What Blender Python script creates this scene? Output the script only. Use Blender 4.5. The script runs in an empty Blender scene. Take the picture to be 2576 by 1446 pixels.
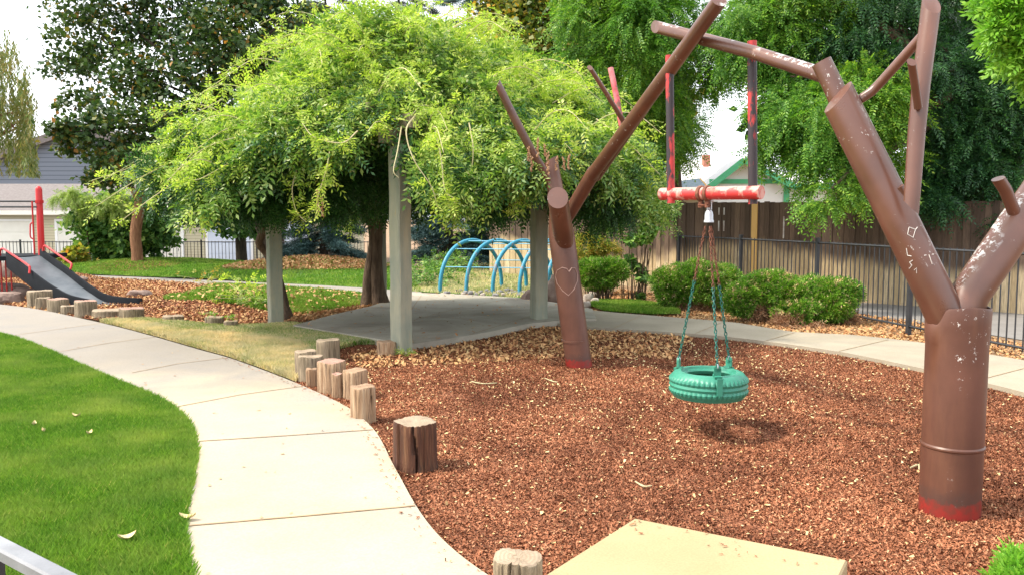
import bpy, math, random
import numpy as np
from mathutils import Vector, Matrix
from mathutils.geometry import delaunay_2d_cdt
R = math.radians
random.seed(7)
rng = np.random.default_rng(11)
C = bpy.context.scene.collection
S = bpy.context.scene

# ------------------------------------------------------------ camera, sky, sun, exposure
EYE = 1.55; F = 2100.0; CU, CV = 1288.0, 723.0; PITCH = math.atan(176 / F)
cam = bpy.data.cameras.new('camera'); co = bpy.data.objects.new('camera', cam); C.objects.link(co)
cam.sensor_width = 36; cam.lens = F / 2576 * 36; cam.clip_end = 2000; cam.clip_start = .05
co.location = (0, 0, EYE); co.rotation_euler = (R(90) - PITCH, 0, 0)
S.camera = co
SUN_EL, SUN_AZ = R(52), R(180 + 8)       # sun stands to the left, slightly behind the camera
w = bpy.data.worlds.new('World'); S.world = w; w.use_nodes = True
nt = w.node_tree; nt.nodes.clear()
sky = nt.nodes.new('ShaderNodeTexSky'); sky.sky_type = 'NISHITA'; sky.sun_disc = False
sky.sun_elevation = SUN_EL; sky.sun_rotation = R(270 - 8); sky.dust_density = 6; sky.air_density = 1.2; sky.ozone_density = 1
hz = nt.nodes.new('ShaderNodeMix'); hz.data_type = 'RGBA'; hz.inputs[0].default_value = .62
hz.inputs[7].default_value = (11.5, 11.9, 12.3, 1)      # thin bright overcast over the blue
bg = nt.nodes.new('ShaderNodeBackground'); bg.inputs[1].default_value = .14
wo = nt.nodes.new('ShaderNodeOutputWorld')
nt.links.new(sky.outputs[0], hz.inputs[6]); nt.links.new(hz.outputs[2], bg.inputs[0]); nt.links.new(bg.outputs[0], wo.inputs[0])
sl = bpy.data.lights.new('sun', 'SUN'); sl.energy = 3.2; sl.angle = R(4); sl.color = (1, .91, .77)
so = bpy.data.objects.new('sun', sl); C.objects.link(so)
dirv = Vector((math.cos(SUN_EL) * math.cos(SUN_AZ), math.cos(SUN_EL) * math.sin(SUN_AZ), math.sin(SUN_EL)))
so.rotation_euler = dirv.to_track_quat('Z', 'Y').to_euler()
S.view_settings.view_transform = 'Standard'; S.view_settings.look = 'None'
S.view_settings.exposure = .8; S.view_settings.gamma = 1
S.cycles.max_bounces = 6; S.cycles.transparent_max_bounces = 4

# ------------------------------------------------------------ placing helpers
cp, sp = math.cos(PITCH), math.sin(PITCH)
def ray(u, v):
    x = (u - CU) / F; y = (CV - v) / F
    return Vector((x, cp + sp * y, -sp + cp * y))
def W(u, v, Y):                    # point at distance Y in front, seen at u,v of the survey photo
    d = ray(u, v); t = Y / d.y
    return Vector((d.x * t, Y, EYE + d.z * t))
def G(u, v, z=0.0):                # point on level z
    d = ray(u, v); t = (z - EYE) / d.z
    return Vector((d.x * t, d.y * t, z))
def px(Y): return Y / F            # metres per survey pixel at distance Y

# ------------------------------------------------------------ object helpers
def tag(o, label=None, cat=None, group=None, kind=None):
    if label: o['label'] = label
    if cat: o['category'] = cat
    if group: o['group'] = group
    if kind: o['kind'] = kind
    return o
def empty(name, loc, label=None, cat=None, group=None):
    o = bpy.data.objects.new(name, None); C.objects.link(o); o.location = loc; o.empty_display_size = .2
    return tag(o, label, cat, group)
def mk(name, V, Fc, mat, parent=None, origin=None, smooth=False, mi=None, mats=None):
    """V (n,3); Fc list of index tuples or (m,k) array"""
    V = np.asarray(V, dtype=np.float32).reshape(-1, 3)
    org = np.array(parent_loc(parent) if parent else (origin if origin is not None else (0, 0, 0)), dtype=np.float32)
    V = V - org
    me = bpy.data.meshes.new(name)
    if isinstance(Fc, np.ndarray):
        k = Fc.shape[1]; m = Fc.shape[0]
        me.vertices.add(len(V)); me.vertices.foreach_set('co', V.ravel())
        me.loops.add(m * k); me.loops.foreach_set('vertex_index', Fc.astype(np.int32).ravel())
        me.polygons.add(m); me.polygons.foreach_set('loop_start', np.arange(0, m * k, k, dtype=np.int32))
        me.update(calc_edges=True)
    else:
        me.from_pydata([tuple(map(float, v)) for v in V], [], Fc)
    for mm in (mats or [mat]): me.materials.append(mm)
    if mi is not None: me.polygons.foreach_set('material_index', np.asarray(mi, dtype=np.int32))
    if smooth: me.polygons.foreach_set('use_smooth', np.ones(len(me.polygons), dtype=bool))
    me.update()
    o = bpy.data.objects.new(name, me); C.objects.link(o)
    if parent: o.parent = parent
    else: o.location = org
    return o
def parent_loc(p):
    l = Vector(p.location)
    while p.parent: p = p.parent; l = l + Vector(p.location)
    return l
class MB:
    def __init__(s): s.v = []; s.f = []; s.m = []
    def add(s, V, Fc, m=0):
        b = len(s.v); s.v += [tuple(x) for x in V]; s.f += [tuple(i + b for i in f) for f in Fc]; s.m += [m] * len(Fc)
    def box(s, c, d, rz=0, m=0, tilt=None):
        M = Matrix.Rotation(rz, 3, 'Z')
        if tilt: M = M @ Matrix.Rotation(tilt[0], 3, tilt[1])
        V = [Vector(c) + M @ Vector((x * d[0] / 2, y * d[1] / 2, z * d[2] / 2)) for x in (-1, 1) for y in (-1, 1) for z in (-1, 1)]
        s.add(V, [(0, 1, 3, 2), (4, 6, 7, 5), (0, 4, 5, 1), (2, 3, 7, 6), (0, 2, 6, 4), (1, 5, 7, 3)], m)
    def tube(s, P, r, seg=12, m=0, cut0=None, cut1=None, cap=True, hollow=0):
        P = [Vector(p) for p in P]; n = len(P)
        if not hasattr(r, '__len__'): r = [r] * n
        rings = []
        t0 = (P[1] - P[0]).normalized()
        a = t0.cross(Vector((0, 0, 1)))
        if a.length < .1: a = t0.cross(Vector((1, 0, 0)))
        a.normalize()
        for i in range(n):
            t = ((P[min(i + 1, n - 1)] - P[i]).normalized() + (P[i] - P[max(i - 1, 0)]).normalized()).normalized()
            a = (a - t * a.dot(t)).normalized(); b = t.cross(a)
            ring = [P[i] + (a * math.cos(2 * math.pi * k / seg) + b * math.sin(2 * math.pi * k / seg)) * r[i] for k in range(seg)]
            cut = cut0 if i == 0 else (cut1 if i == n - 1 else None)
            if cut is not None:
                cn = Vector(cut).normalized(); ring = [q - t * ((q - P[i]).dot(cn) / t.dot(cn)) for q in ring]
            rings.append(ring)
        V = [q for ring in rings for q in ring]
        Fc = [(i * seg + k, i * seg + (k + 1) % seg, (i + 1) * seg + (k + 1) % seg, (i + 1) * seg + k) for i in range(n - 1) for k in range(seg)]
        if cap: Fc += [tuple(range(seg))[::-1], tuple((n - 1) * seg + k for k in range(seg))]
        s.add(V, Fc, m)
    def ico(s, c, rad, sub=1, m=0, jit=.15, seed=0):
        rr = random.Random(seed); nu, nv = 10 + 4 * sub, 6 + 2 * sub
        ph = [rr.uniform(0, 6.28) for _ in range(6)]
        V = []; Fc = []
        for i in range(nv + 1):
            th = math.pi * i / nv
            for k in range(nu):
                a = 2 * math.pi * k / nu
                d = Vector((math.sin(th) * math.cos(a), math.sin(th) * math.sin(a), math.cos(th)))
                q = 1 + jit * (math.sin(3 * d.x + ph[0]) * math.sin(2.5 * d.y + ph[1]) + .6 * math.sin(5 * d.z + 4 * d.x + ph[2]) + .4 * math.sin(8 * d.y - 5 * d.x + ph[3]))
                # boxier than a ball
                d2 = Vector([math.copysign(abs(x) ** .75, x) for x in d])
                V.append(Vector(c) + Vector((d2.x * rad[0], d2.y * rad[1], d2.z * rad[2])) * q)
        for i in range(nv):
            for k in range(nu): Fc.append((i * nu + k, (i + 1) * nu + k, (i + 1) * nu + (k + 1) % nu, i * nu + (k + 1) % nu))
        s.add(V, Fc, m)
    def build(s, name, mat, parent=None, origin=None, smooth=False, mats=None):
        return mk(name, s.v, s.f, mat, parent, origin, smooth, mi=s.m if mats else None, mats=mats)
def smooth_by_angle(o, ang=40):
    me = o.data
    me.polygons.foreach_set('use_smooth', np.ones(len(me.polygons), dtype=bool))
    try: me.set_sharp_from_angle(angle=R(ang))
    except Exception: pass
    return o
def curve(pts, n=8):               # Catmull-Rom through points
    P = [Vector(p) for p in pts]; P = [P[0] * 2 - P[1]] + P + [P[-1] * 2 - P[-2]]; out = []
    for i in range(1, len(P) - 2):
        for k in range(n):
            t = k / n
            out.append(.5 * ((2 * P[i]) + (-P[i - 1] + P[i + 1]) * t + (2 * P[i - 1] - 5 * P[i] + 4 * P[i + 1] - P[i + 2]) * t * t + (-P[i - 1] + 3 * P[i] - 3 * P[i + 1] + P[i + 2]) * t ** 3))
    out.append(P[-2]); return out

# ------------------------------------------------------------ materials
def newmat(name):
    m = bpy.data.materials.new(name); m.use_nodes = True; t = m.node_tree
    return m, t, t.nodes['Principled BSDF'], lambda k: t.nodes.new(k), t.links.new
def ramp(N, L, fac, stops, interp='LINEAR'):
    r = N('ShaderNodeValToRGB'); r.color_ramp.interpolation = interp
    while len(r.color_ramp.elements) > 1: r.color_ramp.elements.remove(r.color_ramp.elements[0])
    r.color_ramp.elements[0].position = stops[0][0]; r.color_ramp.elements[0].color = (*stops[0][1], 1)
    for p, c in stops[1:]:
        e = r.color_ramp.elements.new(p); e.color = (*c, 1)
    L(fac, r.inputs[0]); return r.outputs[0]
def noise(N, L, scale, detail=4, vec=None, rough=.6, stretch=None, dist=0):
    g = N('ShaderNodeNewGeometry'); src = vec or g.outputs['Position']
    if stretch:
        mp = N('ShaderNodeMapping'); mp.inputs['Scale'].default_value = stretch; L(src, mp.inputs[0]); src = mp.outputs[0]
    n = N('ShaderNodeTexNoise'); n.inputs['Scale'].default_value = scale; n.inputs['Detail'].default_value = detail
    n.inputs['Roughness'].default_value = rough; n.inputs['Distortion'].default_value = dist
    L(src, n.inputs['Vector']); return n.outputs['Fac']
def mixc(N, L, fac, a, b, mode='MIX'):
    m = N('ShaderNodeMix'); m.data_type = 'RGBA'; m.blend_type = mode
    if hasattr(fac, 'links'): L(fac, m.inputs[0])
    else: m.inputs[0].default_value = fac
    for s, i in ((a, 6), (b, 7)):
        if hasattr(s, 'links'): L(s, m.inputs[i])
        else: m.inputs[i].default_value = (*s, 1)
    return m.outputs[2]
def bump(N, L, b, h, strength, dist=.01):
    bn = N('ShaderNodeBump'); bn.inputs['Strength'].default_value = strength; bn.inputs['Distance'].default_value = dist
    L(h, bn.inputs['Height']); L(bn.outputs[0], b.inputs['Normal'])
def mat(name, stops, scale=3, rough=.7, bmp=.3, bscale=40, stretch=None, metal=0, spec=.4, bdist=.01, detail=5):
    m, t, b, N, L = newmat(name)
    f = noise(N, L, scale, detail, stretch=stretch)
    L(ramp(N, L, f, stops), b.inputs['Base Color']); b.inputs['Roughness'].default_value = rough
    b.inputs['Metallic'].default_value = metal; b.inputs['Specular IOR Level'].default_value = spec
    if bmp: bump(N, L, b, noise(N, L, bscale, 4, stretch=stretch), bmp, bdist)
    return m
def leafmat(name, stops, clump=None, trans=.35, rough=.45, cscale=.9, spec=.35):
    """leaf colours: each leaf its own tint, patches of older/younger growth"""
    m, t, b, N, L = newmat(name)
    g = N('ShaderNodeNewGeometry')
    c = ramp(N, L, g.outputs['Random Per Island'], stops)
    if clump:
        f = ramp(N, L, noise(N, L, cscale, 2), [(.38, (0, 0, 0)), (.62, (1, 1, 1))])
        c = mixc(N, L, f, c, mixc(N, L, 1, c, clump, 'MULTIPLY'))
    L(c, b.inputs['Base Color']); b.inputs['Roughness'].default_value = rough; b.inputs['Specular IOR Level'].default_value = spec
    tr = N('ShaderNodeBsdfTranslucent'); L(mixc(N, L, .5, c, mixc(N, L, 1, c, (1.3, 1.5, .35), 'MULTIPLY')), tr.inputs[0])
    mx = N('ShaderNodeMixShader'); mx.inputs[0].default_value = trans
    L(b.outputs[0], mx.inputs[1]); L(tr.outputs[0], mx.inputs[2]); L(mx.outputs[0], t.nodes['Material Output'].inputs[0])
    return m

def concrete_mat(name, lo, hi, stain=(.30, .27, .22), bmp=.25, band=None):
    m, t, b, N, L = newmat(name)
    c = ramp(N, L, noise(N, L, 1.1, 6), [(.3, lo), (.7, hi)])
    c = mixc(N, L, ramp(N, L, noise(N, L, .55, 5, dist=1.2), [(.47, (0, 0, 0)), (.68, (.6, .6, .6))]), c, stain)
    if band:       # shade over the far stretch, put into the concrete colour as grey
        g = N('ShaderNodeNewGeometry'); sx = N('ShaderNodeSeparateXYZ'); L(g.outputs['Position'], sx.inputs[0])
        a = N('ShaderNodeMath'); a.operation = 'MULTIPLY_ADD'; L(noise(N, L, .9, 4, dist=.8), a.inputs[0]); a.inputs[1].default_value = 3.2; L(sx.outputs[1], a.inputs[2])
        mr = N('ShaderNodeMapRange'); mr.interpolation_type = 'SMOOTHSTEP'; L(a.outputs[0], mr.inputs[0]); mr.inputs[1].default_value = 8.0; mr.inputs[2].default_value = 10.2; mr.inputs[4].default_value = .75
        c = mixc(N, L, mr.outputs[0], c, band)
    c = mixc(N, L, ramp(N, L, noise(N, L, 90, 3), [(.35, (.86, .86, .86)), (.65, (1, 1, 1))]), (0, 0, 0), c)
    L(c, b.inputs['Base Color']); b.inputs['Roughness'].default_value = .85; b.inputs['Specular IOR Level'].default_value = .25
    bump(N, L, b, noise(N, L, 140, 4), bmp, .004); return m
M = {}
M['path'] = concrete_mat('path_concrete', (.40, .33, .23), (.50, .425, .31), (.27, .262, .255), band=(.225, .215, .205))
M['walk'] = concrete_mat('back_walk_concrete', (.31, .27, .20), (.40, .35, .27), (.25, .225, .185))
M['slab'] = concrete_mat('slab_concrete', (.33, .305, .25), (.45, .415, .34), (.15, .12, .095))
M['joint'] = mat('joint', [(.3, (.2, .13, .07)), (.7, (.36, .26, .15))], 8)
M['ramp'] = concrete_mat('pad_concrete', (.37, .28, .15), (.44, .345, .20), (.31, .235, .135), .3)

def mulchmat():
    m, t, b, N, L = newmat('mulch')
    g = N('ShaderNodeNewGeometry')
    v = N('ShaderNodeTexVoronoi'); v.inputs['Scale'].default_value = 55; v.inputs['Randomness'].default_value = 1
    mp = N('ShaderNodeMapping'); mp.inputs['Scale'].default_value = (1, 1.6, 1); L(g.outputs['Position'], mp.inputs[0])
    nz = N('ShaderNodeTexNoise'); nz.inputs['Scale'].default_value = 30; L(mp.outputs[0], nz.inputs[0])
    ad = N('ShaderNodeVectorMath'); ad.operation = 'MULTIPLY_ADD'; L(nz.outputs['Color'], ad.inputs[0]); ad.inputs[1].default_value = (.05, .05, .05); L(mp.outputs[0], ad.inputs[2])
    L(ad.outputs[0], v.inputs['Vector'])
    sx = N('ShaderNodeSeparateColor'); L(v.outputs['Color'], sx.inputs[0])
    c = ramp(N, L, sx.outputs[0], [(0, (.06, .024, .013)), (.35, (.14, .052, .027)), (.7, (.22, .085, .046)), (.93, (.3, .13, .07)), (1, (.5, .3, .17))])
    c2 = mixc(N, L, ramp(N, L, noise(N, L, .8, 4), [(.35, (.0, .0, .0)), (.7, (.8, .8, .8))]), c, mixc(N, L, 1, c, (1.25, 1.15, 1.05), 'MULTIPLY'))
    L(c2, b.inputs['Base Color']); b.inputs['Roughness'].default_value = .9; b.inputs['Specular IOR Level'].default_value = .2
    bump(N, L, b, sx.outputs[1], .9, .02); return m
M['mulch'] = mulchmat()
M['chip'] = None
def islandmat(name, stops, rough=.8, spec=.2, trans=0):
    m, t, b, N, L = newmat(name); g = N('ShaderNodeNewGeometry')
    L(ramp(N, L, g.outputs['Random Per Island'], stops), b.inputs['Base Color']); b.inputs['Roughness'].default_value = rough
    b.inputs['Specular IOR Level'].default_value = spec; return m
def chipmat(name, stops):
    m = islandmat(name, stops); t = m.node_tree; N = lambda k: t.nodes.new(k); L = t.links.new; b = t.nodes['Principled BSDF']; c = b.inputs['Base Color'].links[0].from_socket
    v = mixc(N, L, 1, ramp(N, L, noise(N, L, .75, 5, dist=.6), [(.36, (.62, .56, .54)), (.62, (1.12, 1.1, 1.06))]), ramp(N, L, noise(N, L, 5, 4), [(.3, (.78, .76, .75)), (.7, (1.08, 1.08, 1.06))]), 'MULTIPLY')
    L(mixc(N, L, 1, c, v, 'MULTIPLY'), b.inputs['Base Color']); return m
M['chip'] = chipmat('bark_chip', [(0, (.10, .039, .02)), (.3, (.22, .083, .041)), (.65, (.35, .14, .072)), (.92, (.45, .2, .11)), (1, (.55, .33, .19))])
M['litter'] = islandmat('dry_leaf', [(0, (.55, .36, .16)), (.4, (.62, .47, .22)), (.75, (.68, .58, .32)), (1, (.42, .22, .1))])
M['litter_dark'] = islandmat('brown_leaf', [(0, (.35, .16, .07)), (.4, (.5, .27, .12)), (.75, (.58, .38, .18)), (1, (.25, .12, .05))])
M['soil'] = mat('soil', [(.3, (.13, .075, .04)), (.5, (.25, .16, .09)), (.7, (.38, .27, .16))], 9, .95, .8, 60, bdist=.02)
M['turf'] = mat('turf', [(.3, (.05, .12, .014)), (.55, (.085, .18, .022)), (.75, (.15, .22, .04))], 4, .95, .9, 90, bdist=.02)
M['dryturf'] = mat('dry_turf', [(.35, (.16, .18, .06)), (.5, (.36, .30, .15)), (.65, (.5, .41, .24))], 3, .95, .9, 90, bdist=.02)
M['asphalt'] = mat('asphalt', [(.3, (.17, .16, .15)), (.7, (.24, .225, .21))], 1.2, .9, .3, 60)
def grassmat(name, lo, hi, dry, patch=.62, sc=1.3):
    m, t, b, N, L = newmat(name); g = N('ShaderNodeNewGeometry')
    c = ramp(N, L, g.outputs['Random Per Island'], [(0, lo), (.55, tuple((a + h) / 2 for a, h in zip(lo, hi))), (.93, hi), (1, dry)])
    f = ramp(N, L, noise(N, L, sc, 3), [(patch - .16, (0, 0, 0)), (patch + .1, (.75, .75, .75))])
    c = mixc(N, L, f, c, mixc(N, L, .5, hi, dry))
    c = mixc(N, L, 1, c, ramp(N, L, noise(N, L, 2.3, 3), [(.3, (.8, .87, .86)), (.7, (1.2, 1.13, 1))]), 'MULTIPLY')
    L(c, b.inputs['Base Color']); b.inputs['Roughness'].default_value = .55; b.inputs['Specular IOR Level'].default_value = .3
    tr = N('ShaderNodeBsdfTranslucent'); L(c, tr.inputs[0]); mx = N('ShaderNodeMixShader'); mx.inputs[0].default_value = .35
    L(b.outputs[0], mx.inputs[1]); L(tr.outputs[0], mx.inputs[2]); L(mx.outputs[0], t.nodes['Material Output'].inputs[0]); return m
M['grass'] = grassmat('grass_blade', (.07, .19, .014), (.21, .41, .035), (.45, .46, .13), .6)
M['drygrass'] = grassmat('dry_grass_blade', (.22, .33, .06), (.72, .60, .33), (.88, .75, .52), .46, 1.1)

def pipemat():
    m, t, b, N, L = newmat('brown_pipe_paint'); g = N('ShaderNodeNewGeometry')
    c = ramp(N, L, noise(N, L, 2.2, 4), [(.3, (.08, .031, .019)), (.7, (.14, .056, .035))])
    c = mixc(N, L, ramp(N, L, noise(N, L, 4, 5, stretch=(1, 1, .25)), [(.55, (0, 0, 0)), (.75, (.55, .55, .55))]), c, (.19, .075, .035))
    # paint chips down to the white primer
    ch = ramp(N, L, noise(N, L, 34, 5, rough=.72), [(.63, (0, 0, 0)), (.65, (1, 1, 1))])
    rg = ramp(N, L, noise(N, L, 2.7, 2), [(.5, (0, 0, 0)), (.6, (1, 1, 1))])
    sn = N('ShaderNodeSeparateXYZ'); L(g.outputs['Normal'], sn.inputs[0])
    ch2 = ramp(N, L, noise(N, L, 22, 6, rough=.75), [(.53, (0, 0, 0)), (.55, (1, 1, 1))])
    rg2 = mixc(N, L, 1, ramp(N, L, sn.outputs[2], [(.40, (0, 0, 0)), (.5, (1, 1, 1))]), ramp(N, L, noise(N, L, 3.1, 3), [(.5, (0, 0, 0)), (.56, (1, 1, 1))]), 'MULTIPLY')
    c = mixc(N, L, mixc(N, L, 1, ch2, rg2, 'MULTIPLY'), c, (.5, .49, .48))
    c = mixc(N, L, mixc(N, L, 1, ch, rg, 'MULTIPLY'), c, (.5, .48, .46))
    L(c, b.inputs['Base Color']); L(ramp(N, L, noise(N, L, 6, 4), [(.3, (.26, .26, .26)), (.7, (.42, .42, .42))]), b.inputs['Roughness'])
    b.inputs['Specular IOR Level'].default_value = .7
    bump(N, L, b, noise(N, L, 60, 3), .08, .003); return m
M['pipe'] = pipemat()
def trunkpipemat(z1):
    m, t, b, N, L = newmat('brown_pipe_red_foot'); g = N('ShaderNodeNewGeometry')
    sx = N('ShaderNodeSeparateXYZ'); L(g.outputs['Position'], sx.inputs[0])
    c = ramp(N, L, noise(N, L, 2.2, 4), [(.3, (.08, .031, .02)), (.7, (.14, .057, .038))])
    c = mixc(N, L, ramp(N, L, noise(N, L, 5, 5, stretch=(1, 1, .2)), [(.5, (0, 0, 0)), (.8, (.7, .7, .7))]), c, (.19, .085, .045))
    ch = ramp(N, L, noise(N, L, 30, 5, rough=.75), [(.605, (0, 0, 0)), (.625, (1, 1, 1))])
    rg = ramp(N, L, noise(N, L, 3.4, 2, stretch=(1, 1, .4)), [(.53, (0, 0, 0)), (.6, (1, 1, 1))])
    c = mixc(N, L, mixc(N, L, 1, ch, rg, 'MULTIPLY'), c, (.6, .58, .55))
    ad = N('ShaderNodeMath'); ad.operation = 'MULTIPLY_ADD'; L(noise(N, L, 25, 4), ad.inputs[0]); ad.inputs[1].default_value = .13; L(sx.outputs[2], ad.inputs[2])
    c = mixc(N, L, ramp(N, L, ad.outputs[0], [(z1 + .04, (.6, .6, .6)), (z1 + .1, (0, 0, 0))]), c, (.06, .035, .03))
    rd = mixc(N, L, ramp(N, L, noise(N, L, 16, 5), [(.42, (0, 0, 0)), (.62, (.75, .75, .75))]), (.24, .018, .014), (.12, .03, .02))
    c = mixc(N, L, ramp(N, L, ad.outputs[0], [(z1 + .005, (1, 1, 1)), (z1 + .035, (0, 0, 0))]), c, rd)
    L(c, b.inputs['Base Color']); b.inputs['Roughness'].default_value = .42; bump(N, L, b, noise(N, L, 60, 3), .1, .003); return m
M['trunkpipe'] = trunkpipemat(.13)
def redworn(name, base, under, thr, up=False, stretch=(1, 1, .3)):
    m, t, b, N, L = newmat(name); g = N('ShaderNodeNewGeometry')
    f = ramp(N, L, noise(N, L, 13, 5, stretch=stretch), [(thr - .03, (0, 0, 0)), (thr + .03, (1, 1, 1))])
    c = mixc(N, L, f, base, under)
    if up:
        sx = N('ShaderNodeSeparateXYZ'); L(g.outputs['Normal'], sx.inputs[0])
        ad = N('ShaderNodeMath'); ad.operation = 'MULTIPLY_ADD'; L(noise(N, L, 16, 5), ad.inputs[0]); ad.inputs[1].default_value = 1.5; hf = N('ShaderNodeMath'); hf.operation = 'MULTIPLY'; L(sx.outputs[2], hf.inputs[0]); hf.inputs[1].default_value = .3; L(hf.outputs[0], ad.inputs[2])
        c = mixc(N, L, ramp(N, L, ad.outputs[0], [(.78, (0, 0, 0)), (.98, (1, 1, 1))]), c, (.55, .30, .25))
        c = mixc(N, L, ramp(N, L, noise(N, L, 9, 4), [(.6, (0, 0, 0)), (.68, (.8, .8, .8))]), c, (.28, .11, .06))
    L(c, b.inputs['Base Color']); b.inputs['Roughness'].default_value = .5; bump(N, L, b, noise(N, L, 50, 4), .2, .004); return m
M['hanger'] = redworn('red_over_black_paint', (.03, .022, .028), (.48, .035, .035), .53)
M['crossbar'] = redworn('worn_red_paint', (.5, .03, .03), (.6, .3, .25), .58, True)
M['red'] = mat('red_enamel', [(.3, (.42, .012, .015)), (.7, (.52, .018, .02))], 2, .35, .05)
M['pink'] = mat('faded_red_paint', [(.42, (.19, .085, .06)), (.48, (.6, .09, .11)), (.6, (.55, .2, .2))], 5, .5, .05)
M['rust'] = mat('rust', [(.3, (.09, .035, .025)), (.7, (.26, .1, .055))], 30, .75, .4, 80)
M['galv'] = mat('galvanised_steel', [(.3, (.42, .44, .47)), (.7, (.6, .62, .65))], 6, .35, .1, 60, metal=.6)
M['railgrey'] = mat('grey_rail_paint', [(.3, (.15, .155, .17)), (.7, (.25, .26, .28))], 6, .5, .15, 90, spec=.5)
M['greenchain'] = mat('green_chain_coating', [(.3, (.01, .09, .07)), (.7, (.02, .16, .12))], 20, .4, 0)
def tyremat():
    m, t, b, N, L = newmat('green_rubber')
    c = ramp(N, L, noise(N, L, 7, 4), [(.3, (.026, .19, .125)), (.7, (.042, .25, .17))])
    c = mixc(N, L, ramp(N, L, noise(N, L, 3, 5), [(.5, (0, 0, 0)), (.75, (.45, .45, .45))]), c, (.07, .24, .17))
    L(c, b.inputs['Base Color']); b.inputs['Roughness'].default_value = .42; b.inputs['Specular IOR Level'].default_value = .4; return m
M['tyre'] = tyremat()
M['blue'] = redworn('worn_blue_paint', (.03, .25, .38), (.2, .22, .27), .6)
M['lightblue'] = mat('light_blue_rung', [(.3, (.15, .42, .62)), (.7, (.2, .5, .7))], 9, .45, 0)
M['blackmetal'] = mat('black_fence_metal', [(.3, (.018, .02, .024)), (.7, (.04, .043, .05))], 5, .5, .05)
M['slideplastic'] = mat('black_plastic', [(.3, (.006, .008, .011)), (.7, (.013, .016, .021))], 3, .75, .1, 30, spec=.12)
M['slidebed'] = mat('worn_slide_bed', [(.3, (.05, .066, .08)), (.7, (.12, .135, .15))], 3.5, .4, .05, stretch=(1, 1, .4))
def postmat():
    m, t, b, N, L = newmat('weathered_post')
    c = ramp(N, L, noise(N, L, 3, 5, stretch=(3, 3, .5)), [(.3, (.21, .23, .18)), (.55, (.31, .31, .235)), (.75, (.40, .36, .25))])
    c = mixc(N, L, ramp(N, L, noise(N, L, 1.8, 5), [(.5, (0, 0, 0)), (.75, (.7, .7, .7))]), c, (.19, .235, .20))
    c = mixc(N, L, ramp(N, L, noise(N, L, 8, 5, stretch=(6, 6, .6)), [(.62, (0, 0, 0)), (.72, (.6, .6, .6))]), c, (.42, .29, .12))
    L(c, b.inputs['Base Color']); b.inputs['Roughness'].default_value = .85; bump(N, L, b, noise(N, L, 25, 6, stretch=(4, 4, 1)), .45, .01); return m
M['post'] = postmat()
M['beam'] = mat('weathered_beam', [(.3, (.12, .09, .06)), (.7, (.3, .25, .18))], 5, .85, .4, 40)
M['bark'] = mat('grey_bark', [(.3, (.07, .045, .03)), (.7, (.19, .13, .085))], 9, .95, 1, 22, stretch=(3, 3, .5), bdist=.04)
M['redbark'] = mat('red_brown_bark', [(.3, (.16, .07, .035)), (.7, (.36, .19, .10))], 7, .95, 1, 22, stretch=(3, 3, .5), bdist=.04)
M['darkbark'] = mat('dark_bark', [(.3, (.03, .022, .016)), (.7, (.09, .065, .045))], 9, .95, 1, 22, stretch=(3, 3, .5), bdist=.04)
M['stem'] = mat('vine_stem', [(.3, (.4, .33, .18)), (.7, (.52, .48, .28))], 8, .7, 0)
def stumpside(name, stops):
    m, t, b, N, L = newmat(name)
    c = ramp(N, L, noise(N, L, 9, 6, stretch=(4, 4, .35)), stops)
    c = mixc(N, L, ramp(N, L, noise(N, L, 26, 4, stretch=(3, 3, .15)), [(.36, (.25, .25, .25)), (.46, (1, 1, 1))]), (.05, .03, .018), c)
    L(c, b.inputs['Base Color']); b.inputs['Roughness'].default_value = .9
    bump(N, L, b, noise(N, L, 18, 6, stretch=(4, 4, .3)), .9, .03); return m
M['stump_grey'] = stumpside('weathered_log_side', [(.3, (.15, .12, .075)), (.5, (.26, .205, .135)), (.7, (.38, .3, .205))])
M['stump_tan'] = stumpside('tan_log_side', [(.3, (.24, .14, .075)), (.5, (.40, .26, .155)), (.7, (.5, .375, .25))])
M['stump_red'] = stumpside('red_brown_log_side', [(.3, (.035, .014, .008)), (.5, (.10, .036, .017)), (.7, (.2, .095, .045))])
def stumptop(name, a, bb):
    m, t, b, N, L = newmat(name); tc = N('ShaderNodeTexCoord')
    wv = N('ShaderNodeTexWave'); wv.wave_type = 'RINGS'; wv.rings_direction = 'Z'; wv.inputs['Scale'].default_value = 18; wv.inputs['Distortion'].default_value = 2.5; wv.inputs['Detail'].default_value = 3
    L(tc.outputs['Object'], wv.inputs['Vector'])
    c = ramp(N, L, wv.outputs['Fac'], [(0, a), (1, bb)])
    c = mixc(N, L, ramp(N, L, noise(N, L, 12, 5), [(.4, (0, 0, 0)), (.7, (.7, .7, .7))]), c, tuple(x * .6 for x in a))
    L(c, b.inputs['Base Color']); b.inputs['Roughness'].default_value = .9; bump(N, L, b, wv.outputs['Fac'], .3, .004); return m
M['top_grey'] = stumptop('weathered_log_end', (.31, .235, .16), (.36, .28, .2))
M['top_pink'] = stumptop('chalked_log_end', (.36, .2, .15), (.42, .27, .21))
M['top_tan'] = stumptop('tan_log_end', (.30, .19, .115), (.36, .24, .155))
M['rock'] = mat('red_grey_rock', [(.3, (.13, .085, .07)), (.55, (.24, .17, .14)), (.75, (.33, .26, .22))], 5, .9, .7, 14, bdist=.03)
M['palerock'] = mat('pale_river_rock', [(.3, (.30, .25, .21)), (.7, (.52, .46, .40))], 6, .8, .3, 30)
M['greyrock'] = mat('grey_river_rock', [(.3, (.14, .14, .15)), (.7, (.3, .29, .29))], 6, .8, .3, 30)
M['white'] = mat('white_wall', [(.3, (.80, .80, .78)), (.7, (.86, .86, .84))], 2, .7, .1)
M['whitedoor'] = mat('cream_door', [(.3, (.72, .70, .62)), (.7, (.78, .76, .68))], 2, .6, .05)
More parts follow.
